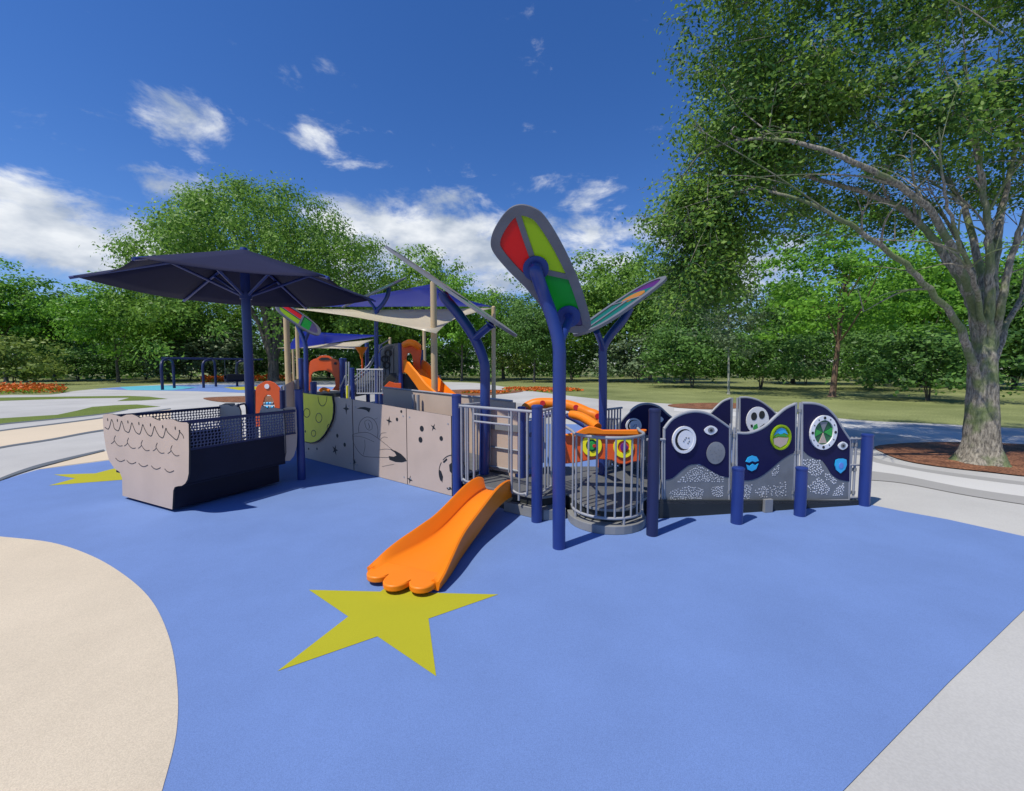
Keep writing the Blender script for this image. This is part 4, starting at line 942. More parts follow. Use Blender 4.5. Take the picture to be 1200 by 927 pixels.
# orange car-like panel with white arch, funnel, arch panel
cp = pshape(tw, 'car_panel', [(448, 463), (450, 453), (456, 447), (463, 449), (470, 449), (470, 464)], 11.7, .04, M['orange_red'])
b = MB()
for r0, m_ in ((.24, 'white'), (.17, 'pale_blue')):
    c = at(452, 466, 11.69); b.tube([c+Vector((r0*math.cos(a), -.01, r0*math.sin(a))) for a in np.linspace(.05, 2.0, 12)], .028, M[m_], 8)
b.build('wheel_arch', cp, smooth=60)
pshape(tw, 'orange_sign', [(472, 461), (482, 463), (492, 459), (493, 466), (472, 468)], 11.7, .04, M['orange_red'])
b = MB(); c = at(423.5, 413, 12.9); b.tube([c+Vector((0, 0, -.2)), c+Vector((0, 0, -.05)), c+Vector((0, 0, .16)), c+Vector((0, 0, .161))], [.03, .06, .19, .15], M['orange'], 16); b.build('funnel', tw, smooth=50)
b = MB(); p = at(424.5, 420, 12.9); b.tube([(p.x, p.y, p.z), (p.x, p.y, .9)], .03, M['orange_red'], 8); b.build('funnel_post', tw, smooth=50)
pshape(tw, 'white_sign', [(458, 441), (462, 440), (462, 452), (458, 452)], 12.0, .02, M['white'])
arch_o = [(362, 458), (362, 432), (363, 424), (367, 421), (371, 420), (375, 417), (380, 416.5), (385, 417), (389, 420), (396, 422), (397.5, 426), (397.5, 458), (389, 457), (393, 452), (392.5, 443), (388, 437), (381, 434), (373, 434.5), (367, 436), (364.5, 440), (364.5, 457.5)]
ao = pshape(tw, 'arch_panel', arch_o, 12.1, .05, M['orange_red'])
b = MB(); b.slab([at(x, y, 12.085) for x, y in [(373, 421), (377, 419), (384, 419), (388, 421), (384, 422), (377, 422)]], (0, .01, 0), M['black']); b.disc(at(393, 426, 12.08), (0, -1, 0), .04, .01, M['black'], 12); b.build('arch_slot', ao)
b = MB(); b.tube(smooth_path([at(375, 458, 11.9), at(378, 456, 11.9), at(381, 456, 11.9), at(386, 458, 11.9)], 4), .05, M['orange'], 8); b.build('sill_bump', tw, smooth=60)
# big orange tube-hooded slide
ts = thing('tower_slide', at(497, 470, 11.4), 'tall orange slide with a hooded entrance dropping right from the far play tower', 'slide')
b = MB(); hood = [(471, 437), (470.5, 404), (473, 401), (480, 399), (488, 400), (492.5, 404), (493.5, 412), (492, 424), (493, 436), (489, 441), (484, 440), (484, 430), (483, 417), (480.5, 413.5), (477.5, 414), (476, 418), (476, 432), (477, 437.5)]
b.slab([at(x, y, 11.75) for x, y in hood], (0, .08, 0), M['orange_red']); b.build('hood', ts, bevel=.015)
b = MB(); b.tube(smooth_path([at(474, 404, 11.75), at(480, 401.5, 11.55), at(486, 403, 11.5), at(491, 407, 11.6)], 4), .09, M['orange'], 10); b.build('hood_lip', ts, smooth=60)
cpts = smooth_path([at(484, 433, 11.8), at(489, 436, 11.55), at(496, 445, 11.2), (at(505, 458, 10.9)), at(516, 469, 10.6), at(526, 476, 10.4), at(534, 479, 10.3)], 6)
b = MB(); rows = []
for i, p in enumerate(cpts):
    t_ = (cpts[min(i+1, len(cpts)-1)]-cpts[max(i-1, 0)]).normalized(); s_ = t_.cross(Vector((0, 0, 1))).normalized(); up_ = s_.cross(t_)
    rows.append([p+s_*o+up_*dz for o, dz in ((-.27, -.06), (-.29, .26), (-.25, .28), (-.21, .04), (0, 0), (.21, .04), (.25, .28), (.29, .26), (.27, -.06), (0, -.07))])
nr = 10; fs = []
for i in range(len(rows)-1):
    for k in range(nr): fs.append((i*nr+k, i*nr+(k+1) % nr, (i+1)*nr+(k+1) % nr, (i+1)*nr+k))
fs += [tuple(range(nr)), tuple((len(rows)-1)*nr+k for k in range(nr-1, -1, -1))]
b.add([v for r_ in rows for v in r_], fs, M['orange']); b.build('chute', ts, smooth=50)
# orange arched play panel behind the boat bow
op = thing('arch_play_panel', at(314, 470, 9.2), 'orange free-standing play panel with an arched opening and beads, behind the boat bow', 'play panel')
o_out = [(299.5, 500), (299.5, 455), (302, 451.5), (306, 449), (311, 446.6), (316, 446.6), (321, 448.5), (325, 452), (328, 455), (328, 500), (323, 500), (322, 478), (320, 468), (317, 463.5), (313, 462.6), (310, 466), (308, 474), (306.5, 486), (306, 500)]
Yo = 9.4
b = MB(); b.slab([at(x, y, Yo) for x, y in o_out], (0, .04, 0), M['orange_red']); b.build('panel', op, bevel=.008)
b = MB(); b.disc(at(313, 452.8, Yo-.004), (0, -1, 0), .055, .012, M['white'], 16); b.build('round_badge', op)
b = MB()
for i, y in enumerate((473, 477.5, 482, 487)):
    b.tube([at(307, y, Yo+.02), at(322, y, Yo+.02)], .008, M['grey_metal'], 6)
    for j, x in enumerate((310, 313, 316.5, 319)): b.tube([at(x, y, Yo+.0)+Vector((-.02, .02, 0)), at(x, y, Yo)+Vector((.02, .02, 0))], .034, M['cyan'] if (i+j) % 3 else M['lgrey'], 10)
b.build('beads', op, smooth=50)
for x in (298, 331):
    p = at(x, 470, Yo+.05); t_ = at(x, 457, Yo+.05); post(op, p.x, p.y, 0, t_.z, .06, M['navy_dark'])
# ------------------------------------------------------------------ swing set
sw = thing('play_swing_set', gp(220, 456), 'navy swing frame of bent-leg pairs and one long beam, far left by the trees', 'swing set')
ztp = 2.45
def swp(px, Y, z): p = at(px, 430, Y); return Vector((p.x, Y, z))
beam = [swp(190, 33.6, ztp), swp(308, 39.5, ztp)]
b = MB(); b.tube(beam, .085, M['navy_dark'], 10); b.build('beam', sw, smooth=50)
for f_, (la, lc) in zip((.06, .46, .86), (((189, 32.2), (203, 34.8)), ((237.5, 35.2), (252, 37.4)), ((277, 38.2), (290, 40.5)))):
    tp = beam[0]+(beam[1]-beam[0])*f_
    for (px, Y) in (la, lc):
        g = swp(px, Y, 0); kn = swp(px, Y, ztp-.75); kn2 = Vector((kn.x, kn.y, ztp-.3))
        b = MB(); b.tube(smooth_path([g, Vector((g.x, g.y, 1.0)), kn, kn2*.8+tp*.2, tp], 5), .10, M['navy_dark'], 10); b.build('leg', sw, smooth=50)
for i, (px, lab) in enumerate(((262, 'dark bucket swing seat hanging left of the other, under the navy swing beam'), (275.5, 'dark bucket swing seat hanging beside the umbrella pole, right of the other'))):
    f_ = (.585, .70)[i]; tp = beam[0]+(beam[1]-beam[0])*f_; t = thing('bucket_swing', (tp.x, tp.y, .5), lab, 'swing', 'bucket swings')
    ax = (beam[1]-beam[0]).normalized()
    c = Vector((tp.x, tp.y, .55)); s2 = Vector((-ax.y, ax.x, 0))
    b = MB(); b.slab([c+s2*a+Vector((0, 0, z)) for a, z in [(-.45, .55), (-.32, .05), (-.1, -.12), (.25, -.1), (.42, .1), (.48, .42), (.36, .42), (.2, .1), (-.1, .08), (-.3, .58)]], ax*.9, M['hull'])
    b.build('bucket', t, bevel=.03)
    for s_ in (0, .9):
        b = MB(); b.tube([c+ax*s_+Vector((0, 0, .45)), tp+ax*s_], .022, M['grey_dark'], 6); b.build('chain', t)
# ------------------------------------------------------------------ flower beds
def leaf_cloud(pts, size, m, name, parent=None, origin=(0, 0, 0), flat=0.0, asp=.55, seed=0, out=None, loose=.75):
    """many small folded leaves at the given points (N,3); one mesh"""
    g = np.random.default_rng(seed); n = len(pts)
    d = g.normal(size=(n, 3)); d[:, 2] = d[:, 2]*(1-flat)-.15; d /= np.linalg.norm(d, axis=1)[:, None]
    up_ = g.normal(size=(n, 3))*(1-.5*flat)+np.array([0, 0, 1.3*flat+.3]); s = np.cross(d, up_); s /= (np.linalg.norm(s, axis=1)[:, None]+1e-9)
    sz = size*g.uniform(.6, 1.35, size=(n, 1))
    nn = np.cross(s, d)
    if out is not None:     # leaves turn their faces outward and up, as in a real crown
        nn = out/(np.linalg.norm(out, axis=1)[:, None]+1e-9)+g.normal(size=(n, 3))*loose*.6+np.array([0, 0, .35]); nn /= np.linalg.norm(nn, axis=1)[:, None]
        d = d-nn*np.sum(d*nn, axis=1)[:, None]; d /= (np.linalg.norm(d, axis=1)[:, None]+1e-9); s = np.cross(d, nn)
    v = np.empty((n, 4, 3)); v[:, 0] = pts-d*sz*.5; v[:, 1] = pts+s*sz*asp*.5+nn*sz*.08; v[:, 2] = pts+d*sz*.5; v[:, 3] = pts-s*sz*asp*.5+nn*sz*.08
    v -= np.array(origin)
    me = bpy.data.meshes.new(name); me.vertices.add(4*n); me.vertices.foreach_set('co', v.reshape(-1).astype(np.float32))
    me.loops.add(4*n); me.loops.foreach_set('vertex_index', np.arange(4*n, dtype=np.int32))
    me.polygons.add(n); me.polygons.foreach_set('loop_start', np.arange(0, 4*n, 4, dtype=np.int32)); me.polygons.foreach_set('loop_total', np.full(n, 4, dtype=np.int32))
    me.update(calc_edges=True); me.materials.append(m)
    o = bpy.data.objects.new(name, me); col.objects.link(o); o['_o'] = tuple(origin)
    if parent is not None: o.parent = parent
    else: o.location = origin
    return o
def flower_bed(poly_px, h, n, size, label, seed):
    P_ = [gp(*p) for p in poly_px]; xs = [p.x for p in P_]; ys = [p.y for p in P_]; pts = []; g = random.Random(seed)
    def inside(x, y):
        c = False
        for i in range(len(P_)):
            a, d = P_[i-1], P_[i]
            if (a.y > y) != (d.y > y) and x < (d.x-a.x)*(y-a.y)/(d.y-a.y)+a.x: c = not c
        return c
    while len(pts) < n:
        x, y = g.uniform(min(xs), max(xs)), g.uniform(min(ys), max(ys))
        if inside(x, y): pts.append((x, y, .02+h*abs(g.gauss(.6, .3))))
    c = sum(P_, Vector())/len(P_); t = thing('flower_bed', (c.x, c.y, 0), label, 'flower bed', 'orange flower beds')
    pts = np.array(pts); k = int(n*.3)
    o = leaf_cloud(pts[k:], size, M['flower'], 'blossoms', t, (c.x, c.y, 0), .4, .8, seed); o['kind'] = 'stuff'
    q = pts[:k].copy(); q[:, 2] *= .6; o = leaf_cloud(q, size*1.2, M['leaf_b'], 'foliage', t, (c.x, c.y, 0), .2, .5, seed+1); o['kind'] = 'stuff'
flower_bed([(-60, 466), (0, 462), (76, 461), (80, 458), (40, 455.5), (-60, 456.5)], .42, 3500, .17, 'red-orange flower bed at the far left edge of the paving', 1)
flower_bed([(236, 448.4), (345, 446.4), (345, 445), (236, 446.2)], .55, 3000, .3, 'orange flower bed in front of the tall elm, beyond the swings', 2)
flower_bed([(588, 457), (640, 459.8), (684, 458.6), (676, 456.2), (630, 454.8), (592, 455.2)], .10, 2200, .16, 'flat orange flower bed on the lawn right of the tan pole', 3)
flower_bed([(540, 461.4), (590, 461.2), (600, 459.6), (570, 459), (545, 460)], .09, 700, .15, 'small orange flower bed beside the mulch behind the edge-on leaf post', 4)
#TREES
# ------------------------------------------------------------------ trees
def ell_pts(g, n, R, shell=.45):
    d = g.normal(size=(n, 3)); d /= np.linalg.norm(d, axis=1)[:, None]; r = g.uniform(0, 1, size=(n, 1))**shell
    return d*r*np.array(R)
def crown_points(g, R, cz, nclump, per, cr, flatten=.6, droop=0.0, cut=-.75):
    cs = ell_pts(g, nclump*2, R, .38); cs = cs[cs[:, 2] > cut*R[2]][:nclump]
    # uneven outline: push clumps in and out by direction
    ang = np.arctan2(cs[:, 1], cs[:, 0]); ph = g.uniform(0, 6.28, 3)
    k = 1+.13*np.sin(3*ang+ph[0])+.10*np.sin(5*ang+ph[1]+cs[:, 2])+.08*np.sin(2.3*cs[:, 2]/R[2]*3+ph[2])
    cs *= k[:, None]; cs[:, 2] += cz
    pts = []; outs = []
    for c in cs:
        m = int(per*g.uniform(.5, 1.5)); p = g.normal(size=(m, 3))*cr*g.uniform(.6, 1.25)*np.array([1, 1, flatten]); p[:, 2] -= droop*(p[:, 0]**2+p[:, 1]**2)
        cc = (c-np.array([0, 0, cz]))/np.array(R); outs.append(p/(cr*.9)*np.array([1, 1, 1.3])+cc*.9)
        pts.append(p+c)
    return cs, np.concatenate(pts), np.concatenate(outs)
def tree_proto(name, seed, h, R, trunk_r, leafm, barkm, nclump, per, cr, lsize, trunk_top=.45, nlimb=9, flatten=.6, cz=None, lean=.04, loc=(0, 0, 0), flat=.35, multi=1, cut=-.75):
    g = np.random.default_rng(seed); rr = random.Random(seed)
    root = bpy.data.objects.new(name, None); col.objects.link(root); root['_o'] = (0, 0, 0)
    cz = cz if cz is not None else h-R[2]
    cs, pts, outs = crown_points(g, R, cz, nclump, per, cr, flatten, cut=cut)
    b = MB(); zt_ = h*trunk_top
    for q in range(multi):
        a = q*2.4; off = Vector((math.cos(a), math.sin(a), 0))*(.35*trunk_r*2 if multi > 1 else 0)
        ln_ = Vector((rr.uniform(-lean, lean)*h, rr.uniform(-lean, lean)*h, 0))+off*3*(multi > 1)
        tp = [off, off+ln_*.15+Vector((0, 0, zt_*.12)), off+ln_*.5+Vector((0, 0, zt_*.5)), off+ln_+Vector((0, 0, zt_)), off+ln_*1.3+Vector((0, 0, h*.82))]
        tpath = smooth_path(tp, 4); nT = len(tpath)
        rad = [trunk_r*(1.35 if i == 0 else 1.0)*(1-.85*(i/(nT-1))**1.1)/(1 if multi == 1 else 1.5) for i in range(nT)]
        b.tube(tpath, rad, barkm, 9)
        for k in range(nlimb):
            c = Vector(cs[rr.randrange(len(cs))]); i0 = rr.randrange(int(nT*.45), nT-1); s0 = tpath[i0]; mid = (s0+c)/2+Vector((0, 0, -.08*h*rr.random()))
            lp = smooth_path([s0, mid, c], 4); r0 = rad[i0]*.55
            b.tube(lp, [r0*(1-.85*i/(len(lp)-1)) for i in range(len(lp))], barkm, 6)
    tr = b.build('trunk', root, smooth=60)
    cr_ = leaf_cloud(pts, lsize, leafm, 'crown', root, (0, 0, 0), flat, .6, seed, out=outs)
    return root
protos = {}
def place(kind, px, Y, h, label, group, rz=None, wide=1.0, name=None):
    """first use keeps the prototype itself, later uses copy it with its trunk and crown"""
    root, ph, used = protos[kind]
    if used:
        r = root.copy(); col.objects.link(r)
        for ch in root.children:
            c = ch.copy(); c.parent = r; col.objects.link(c)
    else:
        r = root; protos[kind] = (root, ph, True)
    p = at(px, 430, Y); r.location = (p.x, Y, 0); s = h/ph; r.scale = (s*wide, s*wide, s); r.rotation_euler = (0, 0, rz if rz is not None else random.uniform(0, 6.28))
    r['label'] = label; r['category'] = 'tree' if 'shrub' not in kind else 'shrub'
    if group: r['group'] = group
    return r
def proto(kind, ph, **k): protos[kind] = (tree_proto(h=ph, **k), ph, False)
proto('round_tree', 13, name='broadleaf_tree', seed=11, R=(5.2, 5.2, 5.2), trunk_r=.24, leafm=M['leaf_a'], barkm=M['bark_far'], nclump=160, per=95, cr=.75, lsize=.33, trunk_top=.5)
proto('bright_tree', 13, name='broadleaf_tree', seed=12, R=(5.6, 5.6, 5.0), trunk_r=.22, leafm=M['leaf_b'], barkm=M['bark_far'], nclump=150, per=95, cr=.8, lsize=.35, trunk_top=.5, flatten=.4, flat=.6)
proto('dark_tree', 12, name='broadleaf_tree', seed=13, R=(4.8, 4.8, 5.2), trunk_r=.25, leafm=M['leaf_c'], barkm=M['bark_far'], nclump=150, per=100, cr=.75, lsize=.32, trunk_top=.45)
proto('layered_tree', 11, name='broadleaf_tree', seed=14, R=(5.4, 5.4, 4.4), trunk_r=.2, leafm=M['leaf_b'], barkm=M['bark_brown'], nclump=150, per=75, cr=.55, lsize=.24, trunk_top=.6, flatten=.28, flat=.75, nlimb=16, cut=-.7)
proto('round_shrub', 4, name='shrub', seed=15, R=(2.6, 2.6, 1.9), trunk_r=.06, leafm=M['leaf_c'], barkm=M['bark_far'], nclump=90, per=65, cr=.34, lsize=.2, trunk_top=.3, cz=2.25, multi=4, nlimb=4, flatten=.6, flat=.5)
proto('pale_shrub', 4, name='shrub', seed=16, R=(2.6, 2.6, 2.0), trunk_r=.05, leafm=M['leaf_d'], barkm=M['bark_far'], nclump=80, per=50, cr=.38, lsize=.26, trunk_top=.3, cz=2.0, multi=3, nlimb=4)
proto('grey_shrub', 4, name='shrub', seed=17, R=(2.8, 2.8, 2.0), trunk_r=.05, leafm=M['leaf_grey'], barkm=M['bark_far'], nclump=80, per=50, cr=.38, lsize=.24, trunk_top=.3, cz=2.0, multi=3, nlimb=4)
proto('birch_tree', 9, name='birch_tree', seed=18, R=(2.4, 2.4, 3.4), trunk_r=.10, leafm=M['leaf_grey'], barkm=M['bark_birch'], nclump=70, per=55, cr=.4, lsize=.2, trunk_top=.7, nlimb=14, cz=5.6)
# tall elm: many ascending limbs from a low fork
def elm():
    g = np.random.default_rng(5); rr = random.Random(5)
    root = bpy.data.objects.new('elm_tree', None); col.objects.link(root); root['_o'] = (0, 0, 0); h = 21.5
    b = MB(); ends = []
    b.tube(smooth_path([(0, 0, 0), (0, 0, .5), (.05, 0, 1.8), (.1, 0, 3.4)], 3), [.95, .72, .62, .58, .56, .54, .52, .50, .48, .46], M['bark_far'], 12)
    for k in range(15):
        a = 2*math.pi*k/15+rr.uniform(-.2, .2); sp = rr.uniform(.25, 1.0); e = Vector((math.cos(a)*sp*9.5, math.sin(a)*sp*9.5, 14.5+5*(1-sp)+rr.uniform(-1.2, 1)))
        s0 = Vector((math.cos(a)*.3, math.sin(a)*.3, 2.2+1.2*rr.random())); m1 = s0+(e-s0)*.35+Vector((-math.cos(a)*sp*1.4, -math.sin(a)*sp*1.4, 1.0)); m2 = s0+(e-s0)*.7+Vector((-math.cos(a)*sp*.6, -math.sin(a)*sp*.6, 1.0))
        lp = smooth_path([s0, m1, m2, e], 5); b.tube(lp, [.26*(1-.85*i/(len(lp)-1)) for i in range(len(lp))], M['bark_far'], 8); ends += [lp[8], lp[11], lp[13], e]
    b.build('trunk', root, smooth=60)
    pts = []; outs = []
    for k in range(560):
        a = rr.uniform(0, 6.28); t_ = rr.random()**.5; rad = 12.8*t_; top = 21.5-9.0*t_**2.2; z = top-rr.random()**1.3*(5.5+5.0*t_); c = np.array([math.cos(a)*rad, math.sin(a)*rad, z])
        c[:2] *= 1+.10*math.sin(4*a+1)+.06*math.sin(7*a)
        m = int(rr.uniform(80, 190)); p = g.normal(size=(m, 3))*np.array([.85, .85, .6])*rr.uniform(.6, 1.25); p[:, 2] -= .12*(p[:, 0]**2+p[:, 1]**2); pts.append(p+c); outs.append(p+(c-np.array([0, 0, 12]))*.07)
    c_ = leaf_cloud(np.concatenate(pts), .32, M['leaf_a'], 'crown', root, (0, 0, 0), .1, .5, 5, out=np.concatenate(outs))
    p = at(320, 430, 51); root.location = (p.x, 51, 0); root['label'] = 'tallest elm with fanning limbs and a wide dome crown behind the navy umbrella'; root['category'] = 'tree'; root.scale = (1.08, 1.08, 1.05)
elm()
TG = 'trees along the edge of the lawn'
LST = [('bright_tree', 6, 50, 13.4, 1.0, 'bright green tree at the far left edge behind the orange flower bed'), ('dark_tree', 62, 56, 12.2, 1.1, 'dark green tree between the two bright trees on the far left'),
 ('bright_tree', 138, 48, 11.4, 1.05, 'bright spreading tree with a bare brown trunk left of the swing frame'), ('dark_tree', 197, 55, 12.5, 1.0, 'dark tree rising behind the left legs of the swing frame'),
 ('round_tree', 250, 60, 12.2, 1.1, 'rounded tree behind the middle of the swing frame'), ('round_tree', 385, 66, 15, 1.0, 'green tree behind the small blue sail right of the elm'),
 ('round_tree', 448, 64, 14.5, 1.0, 'green tree behind the blue sail, left of the tower'), ('round_tree', 495, 58, 17.2, .85, 'tree with a pointed top above the blue sail pole'),
 ('bright_tree', 541, 52, 12.2, .9, 'tree behind the edge-on leaf with its trunk on the lawn'), ('dark_tree', 590, 60, 12.8, 1.1, 'dark tree between the edge-on leaf and the red leaf'),
 ('dark_tree', 626, 48, 9.5, .9, 'low dark round tree left of the largest leaf post'), ('round_tree', 706, 52, 14.8, 1.05, 'broad tree rising right behind the slim purple-tipped leaf'),
 ('round_tree', 762, 58, 17.2, .9, 'tall tree just left of the big foreground tree crown'), ('dark_tree', 800, 46, 11, 1.0, 'dark tree under the hanging foreground foliage'),
 ('layered_tree', 977, 24.7, 10.2, 1.05, 'bright layered tree with a reddish trunk behind the sensory panels'), ('bright_tree', 1085, 36, 12, 1.0, 'bright tree behind the trunk of the big foreground tree'),
 ('birch_tree', 855, 27, 8.2, 1.0, 'pale thin-trunked birch standing behind the sensory panels'), ('dark_tree', 930, 44, 11, 1.1, 'dark tree behind the reddish trunk on the lawn'),
 ('bright_tree', 1190, 40, 13, 1.0, 'bright tree at the far right edge'), ('dark_tree', 1040, 50, 13, 1.1, 'dark tall tree filling the gap left of the big trunk'), ('dark_tree', 1230, 30, 9.5, 1.0, 'dark tree beyond the right edge of the lawn')]
for k, px, Y, h, wd, lab in LST: place(k, px, Y, h, lab, TG, wide=wd)
SG = 'shrubs along the tree line'
SL_ = [('pale_shrub', 14, 40, 4.6, 1.2, 'yellow-green shrub at the far left beside the flower bed'), ('round_shrub', 90, 52, 4.5, 1.5, 'dark shrub left of the bare brown trunk'), ('round_shrub', 170, 57, 5, 1.5, 'dark shrub right of the bare brown trunk'),
 ('grey_shrub', 222, 55, 5.5, 1.3, 'grey-green shrub seen between the swing legs'), ('grey_shrub', 268, 57, 6.5, 1.3, 'tall grey-green shrub above the bucket swings'), ('round_shrub', 300, 60, 5, 1.4, 'dark shrub left of the elm trunk'), ('round_shrub', 360, 60, 5, 1.6, 'dark shrub right of the elm trunk'),
 ('round_shrub', 425, 58, 5, 1.6, 'dark shrub behind the tower stairs'), ('round_shrub', 515, 60, 5, 1.6, 'dark shrub behind the tower slide'), ('pale_shrub', 611, 58, 4.6, 1.2, 'sunlit yellow-green shrub under the trees right of the tan pole'),
 ('round_shrub', 670, 55, 5.5, 1.5, 'dark shrub right of the largest leaf post'), ('grey_shrub', 748, 48, 5.4, 1.4, 'grey-green shrub right of the slim leaf post'), ('round_shrub', 812, 36, 5.2, 1.3, 'dark shrub under the hanging foliage, left of the birch'),
 ('round_shrub', 892, 33, 5.0, 1.2, 'dark shrub just right of the birch trunk'), ('grey_shrub', 945, 42, 4.6, 1.2, 'pale grey-green shrub left of the reddish trunk'), ('round_shrub', 1022, 32, 5.0, 1.2, 'dark shrub just right of the reddish trunk'),
 ('round_shrub', 1090, 22, 3.8, 1.25, 'nearest dark round shrub standing on the lawn left of the big trunk'), ('round_shrub', 1190, 34, 5, 1.5, 'dark shrub right of the big trunk')]
for k, px, Y, h, wd, lab in SL_: place(k, px, Y, h, lab, SG, wide=wd)
# dense wood far behind: one mass
g = np.random.default_rng(77); pts = []
for k in range(1500):
    x = g.uniform(-150, 150); y = g.uniform(68, 90)+abs(x)*-.12; hh = 9.5+2.5*math.sin(x*.13)+1.8*math.sin(x*.31+1)+g.uniform(-1, 1.5); z = hh*g.uniform(0, 1)**1.15
    m = 26; p = g.normal(size=(m, 3))*np.array([1.5, 1.2, 1.0]); pts.append(p+np.array([x, y, z]))
o = leaf_cloud(np.concatenate(pts), 1.0, M['leaf_c'], 'woods', None, (0, 80, 0), .3, .6, 77); o['kind'] = 'stuff'
# ------------------------------------------------------------------ big foreground tree
bt = thing('big_tree', tuple(gp(1150, 543)), 'huge grey-barked foreground tree with mossy trunk and spreading limbs, in the mulch bed', 'tree')
TB = gp(1150, 543); TY = TB.y
rr = random.Random(3)
b = MB(); bark = M['bark_grey']
tpath = smooth_path([TB+Vector((-.02, 0, -.05)), TB+Vector((-.01, 0, .18)), at(1151, 505, TY), at(1152, 460, TY), at(1152, 425, TY), at(1152, 392, TY)], 5)
nT = len(tpath); rad = list(np.interp(np.linspace(0, 1, nT), [0, .12, .3, .6, .85, 1], [.45, .35, .245, .20, .18, .10]))
# fluted trunk
seg = 22; vs = []; fs = []
for i, p in enumerate(tpath):
    for k in range(seg):
        a = 2*math.pi*k/seg; fl_ = 1+(.085*math.cos(5*a+.5)+.05*math.cos(9*a+2))*(1.3 if i < 6 else .9)+.02*math.sin(i*1.7+k); vs.append(p+Vector((math.cos(a), math.sin(a), 0))*rad[i]*fl_)
for i in range(nT-1):
    for k in range(seg): fs.append((i*seg+k, i*seg+(k+1) % seg, (i+1)*seg+(k+1) % seg, (i+1)*seg+k))
b.add(vs, fs, bark); b.build('trunk', bt, smooth=80)
def zz(X, Y, dep): return at(740+X/2.1065, 120+Y/2.1065, dep)
limbs = [  # surveyed limb lines: (x, y, depth), start radius
 ([(866, 740, 7.55), (846, 660, 7.5), (822, 585, 7.4), (780, 510, 7.3), (690, 415, 7.1), (600, 345, 7.0), (505, 283, 6.9), (400, 235, 7.0), (290, 215, 7.4), (190, 260, 7.9)], .095),
 ([(859, 650, 7.6), (850, 560, 7.6), (832, 480, 7.7), (780, 390, 7.8), (715, 300, 7.9), (620, 240, 8.0), (480, 195, 8.1), (340, 170, 8.3), (230, 170, 8.5), (150, 230, 8.6)], .115),
 ([(860, 650, 7.6), (852, 540, 7.5), (810, 400, 7.2), (740, 270, 7.0), (660, 205, 6.8), (560, 150, 6.7), (430, 105, 6.8), (300, 90, 7.2), (180, 120, 7.8), (120, 190, 8.2)], .095),
 ([(868, 650, 7.6), (868, 560, 7.7), (862, 430, 7.9), (835, 300, 8.2), (800, 220, 8.4), (740, 140, 8.8), (690, 40, 9.0), (640, -80, 9.2)], .105),
 ([(874, 650, 7.6), (880, 560, 7.5), (884, 430, 7.4), (880, 300, 7.2), (862, 180, 7.1), (850, 60, 7.0), (820, -100, 7.0)], .115),
 ([(879, 650, 7.6), (890, 560, 7.6), (895, 430, 7.8), (910, 300, 8.0), (935, 170, 8.2), (960, 40, 8.3), (985, -120, 8.4)], .115),
 ([(878, 670, 7.6), (896, 580, 7.6), (918, 480, 7.4), (945, 360, 7.3), (985, 240, 7.2), (1040, 80, 7.0), (1090, -60, 6.9)], .10),
 ([(882, 700, 7.6), (902, 620, 7.7), (935, 530, 7.9), (985, 450, 8.2), (1060, 350, 8.6), (1160, 260, 9.0)], .09),
 ([(864, 650, 7.6), (860, 560, 7.8), (845, 440, 8.4), (800, 330, 9.2), (740, 250, 10.0), (660, 190, 10.6)], .10),
 ([(870, 650, 7.6), (872, 540, 7.7), (880, 420, 8.3), (900, 300, 9.0), (920, 180, 9.6), (910, 60, 10.0)], .09),
 ([(866, 650, 7.6), (865, 540, 7.4), (842, 430, 7.0), (800, 320, 6.6), (770, 200, 6.3), (760, 60, 6.1)], .07)]
b = MB(); nodes = []
for pts, r0 in limbs:
    lp = smooth_path([zz(*p) for p in pts], 6); n = len(lp)
    lp = [p+Vector((rr.gauss(0, .009), rr.gauss(0, .009), rr.gauss(0, .009))) if 2 < i < n-1 else p for i, p in enumerate(lp)]
    rs = [r0*.84*(1-.86*(i/(n-1))**.8) for i in range(n)]
    b.tube(lp, rs, bark, 10)
    for i in range(n//3, n, 1): nodes.append((lp[i], rs[i]))
    # bare side branches arching outward and up
    for q in range(7):
        i = rr.randrange(n//3, n-2); d_ = (lp[i+1]-lp[i]).normalized(); w_x = Vector((rr.gauss(0, 1), rr.gauss(0, 1), rr.gauss(.25, .6))).normalized()
        ln2 = rr.uniform(.7, 1.9); e1 = lp[i]+(d_*.8+w_x*.55)*ln2*.5; e2 = lp[i]+(d_*.75+w_x*.8)*ln2+Vector((0, 0, -.08*ln2)); sp_ = smooth_path([lp[i], e1, e2], 5)
        rb_ = min(rs[i]*.55, .035); b.tube(sp_, [rb_*(1-.85*k/(len(sp_)-1)) for k in range(len(sp_))], bark, 7)
        for k in range(3, len(sp_)): nodes.append((sp_[k], rb_*(1-.8*k/(len(sp_)-1))))
        for k in range(2):
            s1 = sp_[rr.randrange(4, len(sp_))]; e3 = s1+(d_*.5+Vector((rr.gauss(0, .7), rr.gauss(0, .7), rr.gauss(.1, .5))))*rr.uniform(.3, .8); b.tube(smooth_path([s1, (s1+e3)/2+Vector((0, 0, .05)), e3], 3), [.010, .009, .008, .006, .005, .004, .003][:7], bark, 5)
